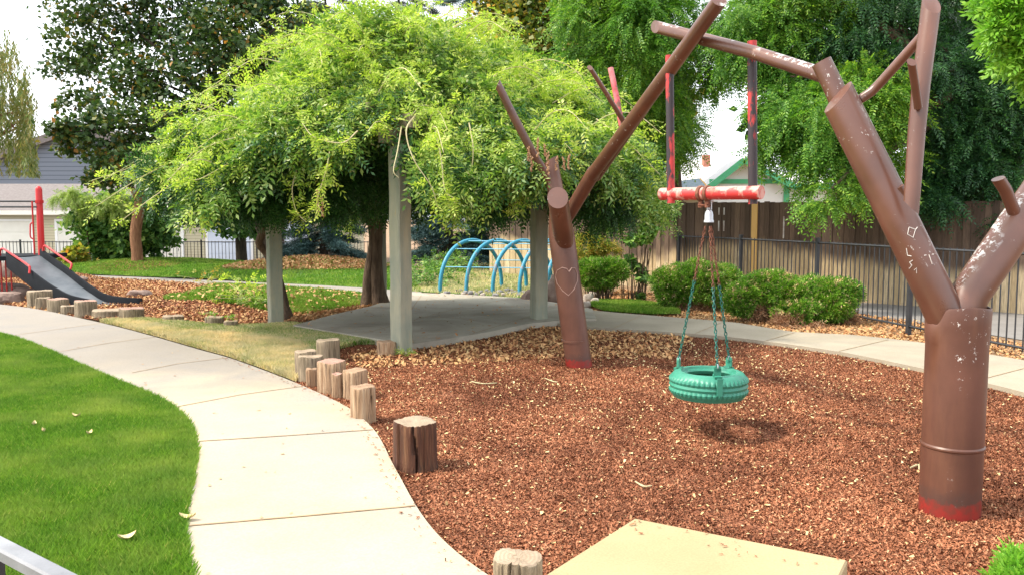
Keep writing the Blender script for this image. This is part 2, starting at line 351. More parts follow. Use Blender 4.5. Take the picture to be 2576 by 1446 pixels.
M['bluedoor'] = mat('bluish_white_door', [(.3, (.60, .66, .78)), (.7, (.66, .72, .84))], 2, .6, .05)
M['green'] = mat('green_trim', [(.3, (.08, .42, .2)), (.7, (.12, .5, .26))], 3, .6, .05)
M['roof_brown'] = mat('brown_shingle', [(.3, (.13, .112, .108)), (.7, (.20, .178, .172))], 9, .9, .6, 14)
M['roof_pale'] = mat('pale_roof', [(.3, (.6, .59, .57)), (.7, (.72, .71, .69))], 4, .8, .2)
M['roof_slate'] = mat('slate_roof', [(.3, (.12, .17, .2)), (.7, (.24, .3, .33))], 9, .8, .4, 14)
M['brick'] = mat('chimney_brick', [(.3, (.3, .11, .07)), (.7, (.42, .19, .13))], 12, .9, .3)
def sidingmat(name, col, dark, pitch=.13):
    m, t, b, N, L = newmat(name); g = N('ShaderNodeNewGeometry'); sx = N('ShaderNodeSeparateXYZ'); L(g.outputs['Position'], sx.inputs[0])
    a = N('ShaderNodeMath'); a.operation = 'DIVIDE'; L(sx.outputs[2], a.inputs[0]); a.inputs[1].default_value = pitch
    fr = N('ShaderNodeMath'); fr.operation = 'FRACT'; L(a.outputs[0], fr.inputs[0])
    c = ramp(N, L, fr.outputs[0], [(0, dark), (.16, dark), (.2, col), (1, col)])
    L(c, b.inputs['Base Color']); b.inputs['Roughness'].default_value = .8; bump(N, L, b, fr.outputs[0], .4, .02); return m
M['siding'] = sidingmat('beige_siding', (.56, .51, .36), (.38, .34, .23))
M['bluesiding'] = sidingmat('blue_grey_siding', (.17, .20, .25), (.09, .11, .14), .28)
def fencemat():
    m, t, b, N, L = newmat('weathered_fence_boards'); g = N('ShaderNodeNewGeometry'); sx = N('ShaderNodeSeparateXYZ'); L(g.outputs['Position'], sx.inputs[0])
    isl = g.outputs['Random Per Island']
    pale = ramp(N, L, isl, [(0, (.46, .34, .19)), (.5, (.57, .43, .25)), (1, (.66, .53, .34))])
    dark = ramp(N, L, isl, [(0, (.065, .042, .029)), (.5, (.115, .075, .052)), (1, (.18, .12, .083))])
    # sprinkler-bleached arcs, with sun below and shade above put into the colour
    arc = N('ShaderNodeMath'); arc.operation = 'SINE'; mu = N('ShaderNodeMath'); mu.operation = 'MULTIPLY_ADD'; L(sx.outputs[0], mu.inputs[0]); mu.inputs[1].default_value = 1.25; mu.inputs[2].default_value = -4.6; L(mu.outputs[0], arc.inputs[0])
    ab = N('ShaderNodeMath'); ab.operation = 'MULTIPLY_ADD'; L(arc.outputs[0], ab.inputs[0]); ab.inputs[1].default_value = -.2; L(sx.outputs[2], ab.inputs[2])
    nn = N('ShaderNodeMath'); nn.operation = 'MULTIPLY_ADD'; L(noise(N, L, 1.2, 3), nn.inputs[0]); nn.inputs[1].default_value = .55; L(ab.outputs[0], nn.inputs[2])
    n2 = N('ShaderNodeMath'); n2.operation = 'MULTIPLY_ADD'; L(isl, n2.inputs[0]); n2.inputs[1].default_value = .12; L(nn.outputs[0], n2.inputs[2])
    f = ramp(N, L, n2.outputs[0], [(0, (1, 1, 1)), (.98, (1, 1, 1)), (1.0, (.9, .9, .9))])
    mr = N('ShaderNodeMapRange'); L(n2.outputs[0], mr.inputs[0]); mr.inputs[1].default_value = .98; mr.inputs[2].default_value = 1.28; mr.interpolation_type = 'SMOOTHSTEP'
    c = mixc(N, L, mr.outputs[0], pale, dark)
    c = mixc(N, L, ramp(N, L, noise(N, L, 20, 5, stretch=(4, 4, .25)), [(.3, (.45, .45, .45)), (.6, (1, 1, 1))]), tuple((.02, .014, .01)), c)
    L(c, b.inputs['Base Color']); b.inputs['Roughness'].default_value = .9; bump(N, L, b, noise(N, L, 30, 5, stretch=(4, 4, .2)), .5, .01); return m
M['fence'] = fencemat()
M['newboard'] = mat('new_pine_board', [(.3, (.62, .37, .12)), (.7, (.7, .45, .17))], 5, .8, .2, stretch=(4, 4, .4))
M['mark'] = mat('white_mark', [(.35, (.3, .22, .2)), (.6, (.6, .58, .55))], 5, .7, 0)
# leaves
M['vine'] = leafmat('vine_leaf', [(0, (.08, .18, .03)), (.35, (.16, .29, .045)), (.75, (.29, .41, .075)), (.93, (.43, .52, .15)), (1, (.6, .62, .34))], (.72, .8, .8), .4, .4, .9)
M['vineyoung'] = leafmat('young_vine_leaf', [(0, (.26, .4, .045)), (.6, (.42, .55, .08)), (1, (.58, .6, .18))], None, .45, .4)
M['vinedeep'] = leafmat('shaded_vine_leaf', [(0, (.025, .08, .022)), (.6, (.045, .125, .03)), (.96, (.08, .19, .045)), (1, (.2, .3, .12))], (.7, .8, .9), .3, .35)  # darker vine leaf: shade below the heap put into the leaf colour
M['maple'] = leafmat('maple_leaf', [(0, (.02, .05, .018)), (.5, (.038, .085, .026)), (.85, (.065, .12, .035)), (.96, (.16, .15, .03)), (1, (.32, .16, .05))], (1.4, 1.2, .8), .25, .5, .5)
M['locust'] = leafmat('locust_leaf', [(0, (.05, .15, .02)), (.45, (.09, .24, .03)), (.85, (.16, .34, .04)), (1, (.26, .42, .06))], (1.4, 1.15, 1.0), .42, .45, .35)
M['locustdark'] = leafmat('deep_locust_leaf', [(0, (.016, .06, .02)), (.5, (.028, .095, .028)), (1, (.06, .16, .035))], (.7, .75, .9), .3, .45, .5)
M['yellowtree'] = leafmat('turning_leaf', [(0, (.04, .08, .015)), (.5, (.08, .13, .02)), (.85, (.2, .19, .03)), (1, (.4, .26, .05))], (1.6, 1.35, .9), .3, .5, .5)
M['willow'] = leafmat('willow_leaf', [(0, (.10, .16, .04)), (.6, (.17, .22, .07)), (1, (.3, .28, .12))], (1.2, .9, .8), .35, .5, .8)
M['spruce'] = leafmat('blue_spruce_needle', [(0, (.025, .06, .055)), (.6, (.05, .10, .095)), (1, (.12, .2, .19))], (1.3, 1.3, 1.3), .1, .6, 1.2)
M['fargreen'] = leafmat('far_conifer', [(0, (.03, .055, .045)), (.6, (.05, .075, .06)), (1, (.12, .12, .1))], (1.3, 1.2, 1.1), .1, .6, .8)
M['bush'] = leafmat('bush_leaf', [(0, (.035, .10, .03)), (.5, (.08, .19, .045)), (.9, (.17, .32, .08)), (1, (.3, .4, .12))], (1.5, 1.3, 1), .35, .5, 1)
M['paleleaf'] = leafmat('pale_shoot_leaf', [(0, (.2, .32, .06)), (.6, (.32, .42, .1)), (1, (.45, .5, .2))], None, .4, .5)
M['thuja'] = leafmat('clipped_conifer_leaf', [(0, (.06, .16, .018)), (.5, (.16, .33, .028)), (.9, (.3, .47, .055)), (.93, (.5, .34, .17)), (1, (.62, .45, .27))], (.7, .82, .9), .35, .55, 2.5)
M['thujabright'] = leafmat('bright_conifer_leaf', [(0, (.12, .32, .03)), (.6, (.2, .44, .04)), (1, (.32, .55, .08))], None, .4, .5)
M['deadbrush'] = islandmat('dead_brush', [(0, (.2, .1, .05)), (.6, (.36, .2, .11)), (1, (.5, .33, .2))])
M['flowershrub'] = leafmat('yellowing_shrub_leaf', [(0, (.12, .2, .03)), (.5, (.3, .33, .05)), (.85, (.5, .4, .08)), (1, (.6, .25, .05))], None, .4, .5)

# ------------------------------------------------------------ foliage generators (arrays of leaf-sized faces)
def unit(a): return a / np.maximum(np.linalg.norm(a, axis=-1, keepdims=True), 1e-6)
def rdir(n): return unit(rng.normal(size=(n, 3)))
def leaves(P, D, Nn, ln, wd, fold=.0):
    """diamond leaves: base P, direction D, normal Nn"""
    n = len(P); Sd = unit(np.cross(D, Nn)); ln = np.broadcast_to(ln, n)[:, None]; wd = np.broadcast_to(wd, n)[:, None]
    mid = P + D * ln * .45
    V = np.stack([P, mid + Sd * wd * .5 + Nn * wd * fold, P + D * ln, mid - Sd * wd * .5 + Nn * wd * fold], 1)
    return V.reshape(-1, 3), np.arange(n * 4).reshape(-1, 4)
def pinnate(P, D, Nn, L, pairs=5, ll=.3, lw=.1, droop=.25):
    """compound leaves; L rachis length, ll/lw leaflet size as a share of L"""
    n = len(P); L = np.broadcast_to(L, n)[:, None]; Sd = unit(np.cross(D, Nn)); Vs = []
    dn = np.array([0, 0, -1.0])
    for j in range(pairs + 1):
        t = .22 + .78 * j / pairs
        c = P + D * L * t + dn * L * droop * t * t
        for s in ((-1, 1) if j < pairs else (0,)):
            d = unit(D * (.55 if s else 1) + Sd * s * .85 + dn * droop * .9 * rng.uniform(.2, 1.4, (n, 1)) + rng.normal(0, .12, (n, 3)))
            nn = unit(Nn + rng.normal(0, .25, (n, 3)))
            v, _ = leaves(c, d, nn, L[:, 0] * ll * rng.uniform(.8, 1.15, n) * (1 - .3 * abs(t - .55)), L[:, 0] * lw)
            Vs.append(v.reshape(n, 4, 3))
    V = np.concatenate(Vs, 1).reshape(-1, 3)
    return V, np.arange(len(V)).reshape(-1, 4)
def join(parts):
    Vs, Fs, b = [], [], 0
    for v, f in parts: Vs.append(v); Fs.append(f + b); b += len(v)
    return np.concatenate(Vs), np.concatenate(Fs)
TUFT = [.26]
def blobpts(cl, n, shell=.5, sub=None):
    """n points through a set of ellipsoids (centre, radii) gathered in small tufts so gaps remain"""
    vol = np.array([r[0] * r[1] * r[2] for c, r in cl]) ** .7; pr = vol / vol.sum()
    k = sub or max(8, n // (45 if TUFT[0] > .2 else 14))
    idx = rng.choice(len(cl), k, p=pr); d = rdir(k); rad = rng.uniform(shell, 1, k)[:, None]
    cc = np.array([c for c, r in cl])[idx]; rr = np.array([r for c, r in cl])[idx]
    tc = cc + d * rad * rr
    ti = rng.integers(0, k, n); size = np.minimum(TUFT[0] * rr.min(1), .75)[ti][:, None]
    return tc[ti] + rng.normal(size=(n, 3)) * size * np.array([1, 1, .6]), d[ti]
def P3(cl):                        # clumps given as (u,v,Y,half-width px,half-height px)
    out = []
    for u, v, Y, a, b in cl:
        out.append((np.array(W(u, v, Y)), np.array([a * px(Y), (a + b) / 2 * px(Y) * .8, b * px(Y)])))
    return out
def crown(cl, n, kind, size, shell=.45):
    cl = P3(cl); P, O = blobpts(cl, n, shell)
    if kind == 'broad':
        D = unit(rdir(n) + O * .5 + np.array([0, 0, -.35])); Nn = unit(np.array([0, 0, 1.0]) + rng.normal(0, .55, (n, 3)))
        Nn = unit(Nn - D * (Nn * D).sum(1)[:, None]); sz = size * rng.uniform(.65, 1.25, n)
        return leaves(P, D, Nn, sz, sz * .85, .12)
    if kind == 'pinnate':
        D = unit(rdir(n) * .8 + O * .6 + np.array([0, 0, -.55])); Nn = unit(np.array([0, -.2, 1.0]) + rng.normal(0, .5, (n, 3)))
        Nn = unit(Nn - D * (Nn * D).sum(1)[:, None])
        return pinnate(P, D, Nn, size * rng.uniform(.7, 1.3, n), 9, .17, .062, .35)
    if kind == 'needle':
        D = unit(rdir(n) * .7 + O * .7 + np.array([0, 0, -.15])); Nn = rdir(n); Nn = unit(Nn - D * (Nn * D).sum(1)[:, None])
        return pinnate(P, D, Nn, size * rng.uniform(.7, 1.3, n), 4, .38, .09, .1)
    if kind == 'spray':
        D = unit(rdir(n) * .6 + O * 1.0 + np.array([0, 0, .15])); Nn = rdir(n); Nn = unit(Nn - D * (Nn * D).sum(1)[:, None])
        return pinnate(P, D, Nn, size * rng.uniform(.7, 1.3, n), 3, .5, .16, .08)
def limbs(mb, base, top, cl, r0, n, seed=1):
    """trunk and limbs running into the clumps"""
    rr = random.Random(seed); base = Vector(base); top = Vector(top)
    mid = base.lerp(top, .5) + Vector((rr.uniform(-.1, .1), rr.uniform(-.1, .1), 0))
    mb.tube(curve([base, base.lerp(mid, .1), mid, top], 5), [r0 * 1.25, r0 * 1.1] + [r0 * (1 - .4 * i / 14) for i in range(14)], 14)
    P = P3(cl)
    for k in range(n):
        c, r = P[rr.randrange(len(P))]; e = Vector(c) + Vector([rr.uniform(-.6, .6) * x for x in r])
        s = base.lerp(top, rr.uniform(.65, 1)); m = s.lerp(e, .5) + Vector((rr.uniform(-.3, .3), rr.uniform(-.3, .3), rr.uniform(0, .4)))
        q = r0 * rr.uniform(.25, .5); mb.tube(curve([s, m, e], 5), [q * (1 - .85 * i / 10) for i in range(11)], 6)

def XU(u, Y): return (u - CU) / F * Y
# ------------------------------------------------------------ ground
DIP = G(1855, 1098)
def sstep(a, b, x): t = np.clip((x - a) / (b - a), 0, 1); return t * t * (3 - 2 * t)
MOUNDS = [(-5.7, 23.4, 2.6, 2.2, .42), (-5.3, 14.9, 1.6, .95, .16), (-11.0, 26, 3.5, 2.5, .25), (.3, 24.5, 4, 3, .1)]
def H(x, y):
    x = np.asarray(x, float); y = np.asarray(y, float)
    z = -.25 * sstep(26, 31, y) - .42 * sstep(31, 39, y)
    for cx, cy, rx, ry, h in MOUNDS:
        d = ((x - cx) / rx) ** 2 + ((y - cy) / ry) ** 2; z = z + h * np.exp(-d * 1.3)
    z = z - .05 * np.exp(-(((x - DIP.x) / .33) ** 2 + ((y - DIP.y) / .3) ** 2))
    return z
def inside(poly, X, Y):
    X = np.asarray(X); Y = np.asarray(Y); c = np.zeros(X.shape, bool); n = len(poly)
    for i in range(n):
        x1, y1 = poly[i][:2]; x2, y2 = poly[i - 1][:2]
        cond = ((y1 > Y) != (y2 > Y)); xi = (x2 - x1) * (Y - y1) / ((y2 - y1) if y2 != y1 else 1e-9) + x1
        c ^= cond & (X < xi)
    return c
def dens(poly, step):
    out = []
    for i in range(len(poly)):
        a = Vector(poly[i][:2]); b = Vector(poly[(i + 1) % len(poly)][:2]); n = max(1, int((b - a).length / step))
        for k in range(n): out.append(a.lerp(b, k / n))
    return out
def sheet(name, poly, zoff, m, res=.5, flat=False, side=0, label=None, wob=0, lump=0):
    pb = dens(poly, res)
    if wob: pb = [p + Vector((math.sin(p.x * 9 + p.y * 7) + math.sin(p.x * 23 - p.y * 17), math.sin(p.y * 11 - p.x * 5))) * wob for p in pb]
    xs = [p.x for p in pb]; ys = [p.y for p in pb]
    gx, gy = np.meshgrid(np.arange(min(xs), max(xs), res), np.arange(min(ys), max(ys), res))
    gx = gx.ravel() + rng.uniform(-.2, .2, gx.size) * res; gy = gy.ravel() + rng.uniform(-.2, .2, gy.size) * res
    k = inside([(p.x, p.y) for p in pb], gx, gy); ins = [Vector((a, b)) for a, b in zip(gx[k], gy[k])]
    nb = len(pb); r = delaunay_2d_cdt(pb + ins, [(i, (i + 1) % nb) for i in range(nb)], [], 1, 1e-4)
    V2, Fc = r[0], r[2]
    X = np.array([v.x for v in V2]); Y = np.array([v.y for v in V2]); Z = (0 if flat else H(X, Y)) + zoff
    if lump: Z = Z + lump * (np.sin(X * 5.1 + 2 * np.sin(Y * 3.3)) * np.sin(Y * 4.7 + X) + .5 * np.sin(X * 13 + Y * 9))
    V = list(np.stack([X, Y, np.broadcast_to(Z, X.shape)], 1)); Fc = [tuple(f) for f in Fc]
    F2 = []
    for f in Fc:
        a, b, c = [V2[i] for i in f[:3]]
        F2.append(f if (b - a).cross(c - a) > 0 else f[::-1])
    if side:
        b0 = len(V); orig = r[0]
        for i, p in enumerate(pb):
            V.append((p.x, p.y, zoff + .0)); V.append((p.x, p.y, zoff - side))
        F2 += [(b0 + 2 * i, b0 + 2 * ((i + 1) % nb), b0 + 2 * ((i + 1) % nb) + 1, b0 + 2 * i + 1) for i in range(nb)]
    o = mk(name, V, F2, m); return tag(o, kind='structure')
def g2(pts, z=0): return [(G(u, v, z).x, G(u, v, z).y) for u, v in pts]
# base terrain, to the horizon
xs = np.concatenate([np.linspace(-400, -40, 9), np.linspace(-38, 38, 70), np.linspace(40, 400, 9)])
ys = np.concatenate([np.linspace(-60, -2, 6), np.linspace(0, 46, 60), np.linspace(50, 600, 12)])
gx, gy = np.meshgrid(xs, ys); gz = H(gx, gy) - .05 - .1 * ((gy < 30) & (np.abs(gx) < 14) & (gy > 0))
nx = len(xs); V = np.stack([gx.ravel(), gy.ravel(), gz.ravel()], 1)
idx = np.arange(len(V)).reshape(gx.shape); Fq = np.stack([idx[:-1, :-1].ravel(), idx[:-1, 1:].ravel(), idx[1:, 1:].ravel(), idx[1:, :-1].ravel()], 1)
tag(mk('ground', V, Fq, M['soil'], smooth=True), kind='structure')

ZP = .05     # top of the walks above the mulch
pathL = [(-420, 775), (-200, 800), (0, 838), (100, 870), (200, 915), (300, 958), (380, 990), (440, 1024), (478, 1062), (496, 1112), (494, 1175), (480, 1240), (470, 1310), (474, 1375), (490, 1446), (520, 1560), (560, 1750)]
pathR = [(-420, 735), (-200, 747), (0, 765), (100, 778), (200, 799), (300, 822), (400, 849), (500, 878), (570, 897), (650, 925), (740, 960), (830, 1000), (890, 1033), (937, 1075), (962, 1112), (983, 1155), (1010, 1205), (1045, 1268), (1090, 1330), (1150, 1388), (1230, 1446), (1380, 1540), (1640, 1720)]
def c2(pts, n=3): return [(p.x, p.y) for p in curve([Vector((a, b, 0)) for a, b in pts], n)]
PL = c2(g2(pathL, ZP)); PR = c2(g2(pathR, ZP))
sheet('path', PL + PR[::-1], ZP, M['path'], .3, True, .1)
lawn = [(PL[i][0], PL[i][1]) for i in range(len(PL))] + [(-3, 1.2), (-30, 1.2), (-30, 12)]
sheet('lawn', lawn, .028, M['turf'], .35, True, .0)
# walks at the back
rwU = [(1300, 751), (1395, 763), (1486, 779), (1607, 790), (1730, 800), (1856, 811), (1992, 833), (2142, 841), (2331, 862), (2476, 888), (2576, 905), (2800, 950), (3300, 1030)]
rwL = [(1340, 804), (1480, 821), (1607, 829), (1691, 835), (1800, 843), (1924, 857), (2121, 885), (2331, 928), (2476, 961), (2576, 986), (2800, 1050), (3300, 1200)]
RU = c2(g2(rwU, ZP), 2); RL = c2(g2(rwL, ZP), 2)
sheet('path', RU + RL[::-1], ZP, M['walk'], .4, True, .11)
bpU = [(200, 691), (330, 696), (450, 701), (560, 706), (660, 711), (800, 717), (919, 724), (1060, 734)]
bpL = [(200, 699), (257, 702), (400, 709), (509, 717), (663, 726), (800, 735), (919, 745), (1060, 762)]
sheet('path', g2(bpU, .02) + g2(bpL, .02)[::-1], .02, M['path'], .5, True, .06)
slabp = [(738, 817), (850, 835), (960, 853), (1035, 865), (1130, 851), (1230, 834), (1330, 813), (1400, 806), (1500, 800), (1490, 776), (1395, 760), (1300, 748), (1180, 741), (1033, 735), (985, 752), (930, 770), (840, 790)]
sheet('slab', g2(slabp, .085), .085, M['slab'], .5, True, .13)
# joints in the walks
def joint(pts, z, wd=.012):
    P = [G(u, v, z + .004) for u, v in pts]; mb = MB(); n = len(P); V = []
    for i, p in enumerate(P):
        t = (P[min(i + 1, n - 1)] - P[max(i - 1, 0)]).normalized(); s = Vector((-t.y, t.x, 0)) * wd / 2
        V += [p - s, p + s]
    mb.add(V, [(2 * i, 2 * i + 2, 2 * i + 3, 2 * i + 1) for i in range(n - 1)])
    tag(mb.build('path_joint', M['joint']), kind='structure')
for j in ([(-60, 862), (13, 845), (130, 829), (252, 812)], [(146, 884), (270, 862), (391, 846)], [(332, 936), (450, 913), (568, 899)], [(441, 1022), (600, 992), (760, 970)],
          [(498, 1108), (720, 1094), (938, 1079)], [(473, 1320), (760, 1296), (1044, 1270)]):
    joint(j, ZP, .014)
for j in ([(1545, 824), (1614, 792)], [(1748, 838), (1819, 809)], [(1926, 856), (2000, 835)], [(2110, 882), (2235, 853)], [(2460, 955), (2576, 925)]): joint(j, ZP, .012)
for j in ([(900, 842), (1160, 772), (1290, 750)], [(1040, 862), (1020, 800), (1060, 742)], [(1180, 841), (1330, 795), (1460, 776)]): joint(j, .085, .012)
# pale raised pad in the foreground
padp = [(1597, 1302), (2132, 1407), (2040, 1600), (1100, 1610), (1370, 1446)]
mb = MB(); P = [G(u, v, .10) for u, v in padp]; n = len(P)
cpt = sum(P, Vector()) / n; ins = [p.lerp(cpt, .012) for p in P]
Vv = [Vector((p.x, p.y, .10)) for p in ins] + [Vector((p.x, p.y, .09)) for p in P] + [Vector((p.x, p.y, -.05)) for p in P]
mb.add(Vv, [tuple(range(n))[::-1]] + [(i, (i + 1) % n, n + (i + 1) % n, n + i) for i in range(n)] + [(n + i, n + (i + 1) % n, 2 * n + (i + 1) % n, 2 * n + i) for i in range(n)])
tag(mb.build('concrete_pad', M['ramp'], origin=(*cpt.xy, 0)), 'pale yellow tan concrete pad lying in the mulch at the front', 'concrete pad')

# planting and mulch areas
mulch_main = [PR[k] for k in range(len(PR)) if PR[k][1] < G(745, 958).y + .05][::1]
mulch_main = g2([(745, 962)]) + mulch_main + [(6, 1.2), (9, 3)] + RL[::-1] + g2([(1200, 850), (1040, 866), (990, 866), (880, 868), (815, 900), (770, 930)])
sheet('mulch', mulch_main, .0, M['mulch'], .16, lump=.006)
mulch_slide = g2([(-300, 728), (-60, 700), (100, 690), (200, 690), (257, 701), (400, 708), (509, 716), (660, 727), (800, 738), (920, 748), (960, 760), (840, 792), (738, 818), (670, 830), (570, 832), (400, 822), (300, 812), (150, 790), (0, 764), (-200, 745)])
sheet('mulch', mulch_slide, .0, M['mulch'], .3, lump=.004)
strip = g2([(250, 811), (300, 822), (400, 849), (500, 878), (570, 897), (650, 925), (745, 962), (770, 940), (800, 905), (850, 880), (905, 868), (1000, 868), (960, 855), (850, 837), (738, 819), (670, 823), (570, 827), (450, 815), (350, 806)])
sheet('grass_verge', strip, .012, M['dryturf'], .25)
moundg = g2([(412, 769), (440, 752), (480, 736), (540, 718), (650, 722), (800, 731), (910, 742), (930, 762), (850, 782), (760, 796), (680, 786), (600, 776), (520, 773), (460, 772)])
sheet('grass_mound', moundg, .012, M['turf'], .25)
backlawn = g2([(-400, 684), (150, 689), (257, 693), (450, 701), (660, 711), (919, 724), (1060, 734), (1040, 700), (1000, 676), (920, 668), (600, 660), (300, 655), (-400, 660)])
sheet('lawn', backlawn, .006, M['turf'], .6)
sheet('mulch_mound', [(-5.7 + 2.3 * math.cos(a), 23.3 + 1.5 * math.sin(a) - .2) for a in np.linspace(0, 6.28, 24)[:-1]], .02, M['soil'], .3)
sheet('mulch_ring', [(*(G(352, 679).xy + Vector((1.2 * math.cos(a), 1.7 * math.sin(a)))),) for a in np.linspace(0, 6.28, 24)[:-1]], .02, M['mulch'], .3)
climblawn = g2([(1033, 733), (1060, 700), (1080, 668), (1420, 660), (1420, 745), (1300, 749), (1180, 741)])
sheet('lawn', climblawn, .006, M['turf'], .5)
frontstrip = g2([(1480, 768), (1500, 757), (1600, 759), (1700, 772), (1712, 790), (1640, 791), (1520, 783)])
sheet('grass_verge', frontstrip, .012, M['turf'], .3)
sheet('driveway', [(-40, 31), (-6, 31), (-6, 39.5), (-40, 39.5)], .03, M['asphalt'], 1.0)
sheet('planting_bed', RU + [(9.6, 6.0), (9.6, 12.4), (-.5, 22.4)], -.03, M['soil'], .4)
sheet('alley', [(4.4, 18.3), (6.6, 10.6), (7.4, 6.6), (9.5, 6.2), (9.5, 12.3)], -.02, M['asphalt'], .8)

# blades of grass, chips of bark, fallen leaves
def scatter(poly, n, near=None, power=1.0):
    P = np.array(poly)[:, :2]; out = np.zeros((0, 2)); lo, hi = P.min(0), P.max(0)
    lo[1] = max(lo[1], 2.6)
    while len(out) < n:
        q = rng.uniform(lo, hi, (n * 2, 2)); q = q[inside(poly, q[:, 0], q[:, 1])]
        vis = np.abs(q[:, 0]) < q[:, 1] * .64 + .3; q = q[vis]
        if near: q = q[rng.random(len(q)) < np.clip((near / q[:, 1]) ** power, 0, 1)]
        out = np.concatenate([out, q])
    return out[:n]
def blades(name, poly, n, m, h=.05, wd=.004, near=None, z0=.0, flat=False, lean=.6, power=1.3):
    q = scatter(poly, n, near, power); z = (0 if flat else H(q[:, 0], q[:, 1])) + z0
    B = np.stack([q[:, 0], q[:, 1], np.broadcast_to(z, len(q))], 1)
    a = rng.uniform(0, 6.283, n); s = np.stack([np.cos(a), np.sin(a), 0 * a], 1)
    lo = rdir(n) * lean; lo[:, 2] = 0; hh = h * rng.uniform(.5, 1.25, n)[:, None]; ww = (wd * (1 + .10 * q[:, 1]))[:, None]
    mid = B + (np.array([0, 0, 1.0]) * .6 + lo * .35) * hh; tip = B + (np.array([0, 0, 1.0]) + lo) * hh
    V = np.stack([B - s * ww / 2, B + s * ww / 2, mid + s * ww * .4, tip, mid - s * ww * .4], 1).reshape(-1, 3)
    return tag(mk(name, V, np.arange(n * 5).reshape(-1, 5), m), name.replace('_', ' '), 'grass', kind='stuff')
o = blades('grass', lawn, 420000, M['grass'], .05, .0036, 5.5, .028, True); o['label'] = 'bright green mown lawn grass left of the curving path'
vg = g2([(330, 812), (400, 822), (470, 838), (560, 842), (660, 850), (760, 866), (800, 905), (850, 880), (905, 868), (1000, 868), (960, 855), (850, 837), (738, 819), (670, 823), (570, 827), (450, 815), (350, 806)])
o = blades('grass', vg, 60000, M['grass'], .055, .005, None, .012); o['label'] = 'green grass band along the arbor slab and low logs'
sheet('grass_verge', vg, .017, M['turf'], .25)
o = blades('grass', strip, 110000, M['drygrass'], .06, .0042, None, .012); o['label'] = 'patchy green and straw dry grass between path and mulch'
o = blades('grass', moundg, 45000, M['grass'], .07, .005, None, .012); o['label'] = 'bright grass on the low mound behind the slide mulch'
o = blades('grass', backlawn, 70000, M['grass'], .06, .006, None, .006); o['label'] = 'green lawn grass beyond the narrow back path'
o = blades('grass', frontstrip, 12000, M['grass'], .05, .005, None, .012); o['label'] = 'small green grass strip before the clipped shrubs'
o = blades('grass', climblawn, 20000, M['drygrass'], .06, .006, None, .006); o['label'] = 'thin dry grass under the blue arch climber'

def chips(name, poly, n, m, size, near, label, cat, z0=.004, tilt=.5, asp=.45, power=1.2, mask=None, zfun=None, kind='stuff'):
    q = scatter(poly, n, near, power)
    if mask is not None: q = q[mask(q)]
    n = len(q); z = (H(q[:, 0], q[:, 1]) if zfun is None else zfun) + z0
    P = np.stack([q[:, 0], q[:, 1], np.broadcast_to(z, n)], 1)
    D = rdir(n); D[:, 2] *= tilt; D = unit(D); Nn = unit(np.array([0, 0, 1.0]) + rng.normal(0, tilt * .6, (n, 3))); Nn = unit(Nn - D * (Nn * D).sum(1)[:, None])
    sz = size * rng.uniform(.5, 1.5, n) * (1 + .02 * q[:, 1]); Sd = np.cross(D, Nn) * (sz * asp * rng.uniform(.6, 1.3, n) / 2)[:, None]; D = D * sz[:, None] / 2
    up = Nn * .003
    P[:, 2] += np.abs(D[:, 2]) * .6
    V = np.stack([P - D - Sd * .6, P - D * .8 + Sd + up, P + D * .9 + Sd * .7, P + D - Sd + up], 1).reshape(-1, 3)
    return tag(mk(name, V, np.arange(n * 4).reshape(-1, 4), m), label, cat, kind=kind)
chips('mulch_chips', mulch_main, 430000, M['chip'], .0165, 5.0, 'red brown bark chips covering the ground under the tyre swing', 'mulch', tilt=.45, asp=.36, power=1.1)
chips('mulch_chips', mulch_slide, 60000, M['chip'], .035, None, 'bark chips around the slide and grass mound', 'mulch')
def nearpath(q): return rng.random(len(q)) < np.clip(.25 + .75 * np.abs(np.sin(q[:, 0] * 2.1 + q[:, 1])) * (q[:, 1] - 3) / 6, .07, 1)
chips('leaf_litter', mulch_main, 10000, M['litter'], .0165, None, 'small pale yellow fallen leaves over the red mulch', 'leaf litter', .012, .4, .55, mask=nearpath)
shade = g2([(1000, 872), (1060, 868), (1200, 845), (1330, 818), (1480, 830), (1750, 845), (1700, 905), (1420, 900), (1200, 915), (1050, 920), (900, 930), (880, 890)])
chips('leaf_litter', shade, 4600, M['litter_dark'], .036, None, 'tan fallen leaves gathered beside the arbor slab', 'leaf litter', .012, .5, .55)
chips('leaf_litter', mulch_slide, 24000, M['litter_dark'], .034, None, 'brown fallen leaves on the mulch around the slide', 'leaf litter', .015, .6, .5)
bedp = g2([(1480, 778), (1500, 750), (1560, 725), (2300, 800), (2576, 860), (2576, 900), (2476, 886), (2331, 860), (2142, 838), (1992, 830), (1856, 808), (1730, 797)])
chips('leaf_litter', bedp, 20000, M['litter_dark'], .035, None, 'dry leaves on the soil under the clipped shrubs', 'leaf litter', -.03, .5, .5)
chips('leaf_litter', [(-5.7 + 2.3 * math.cos(a), 23.3 + 1.5 * math.sin(a) - .2) for a in np.linspace(0, 6.28, 24)[:-1]], 9000, M['litter_dark'], .05, None, 'pale dry chips on the mound beyond the back path', 'leaf litter', .03, .6, .5)
chips('leaf_litter', moundg, 900, M['litter_dark'], .04, None, 'leaves scattered on the grass mound', 'leaf litter', .07, .6, .6)
chips('leaf_litter', g2([(940, 772), (700, 800), (760, 812), (960, 790), (1000, 770)]), 2600, M['litter_dark'], .045, None, 'orange leaves at the left rim of the arbor slab', 'leaf litter', .03, .6, .6)
chips('leaf_litter', g2(slabp, .085), 260, M['litter_dark'], .03, None, 'stray leaves on the shaded slab', 'leaf litter', .006, .2, .6, zfun=.085)
chips('leaf_litter', PL + PR[::-1], 60, M['litter_dark'], .018, 6, 'specks of leaf on the pale path', 'leaf litter', .004, .15, .6, zfun=ZP)
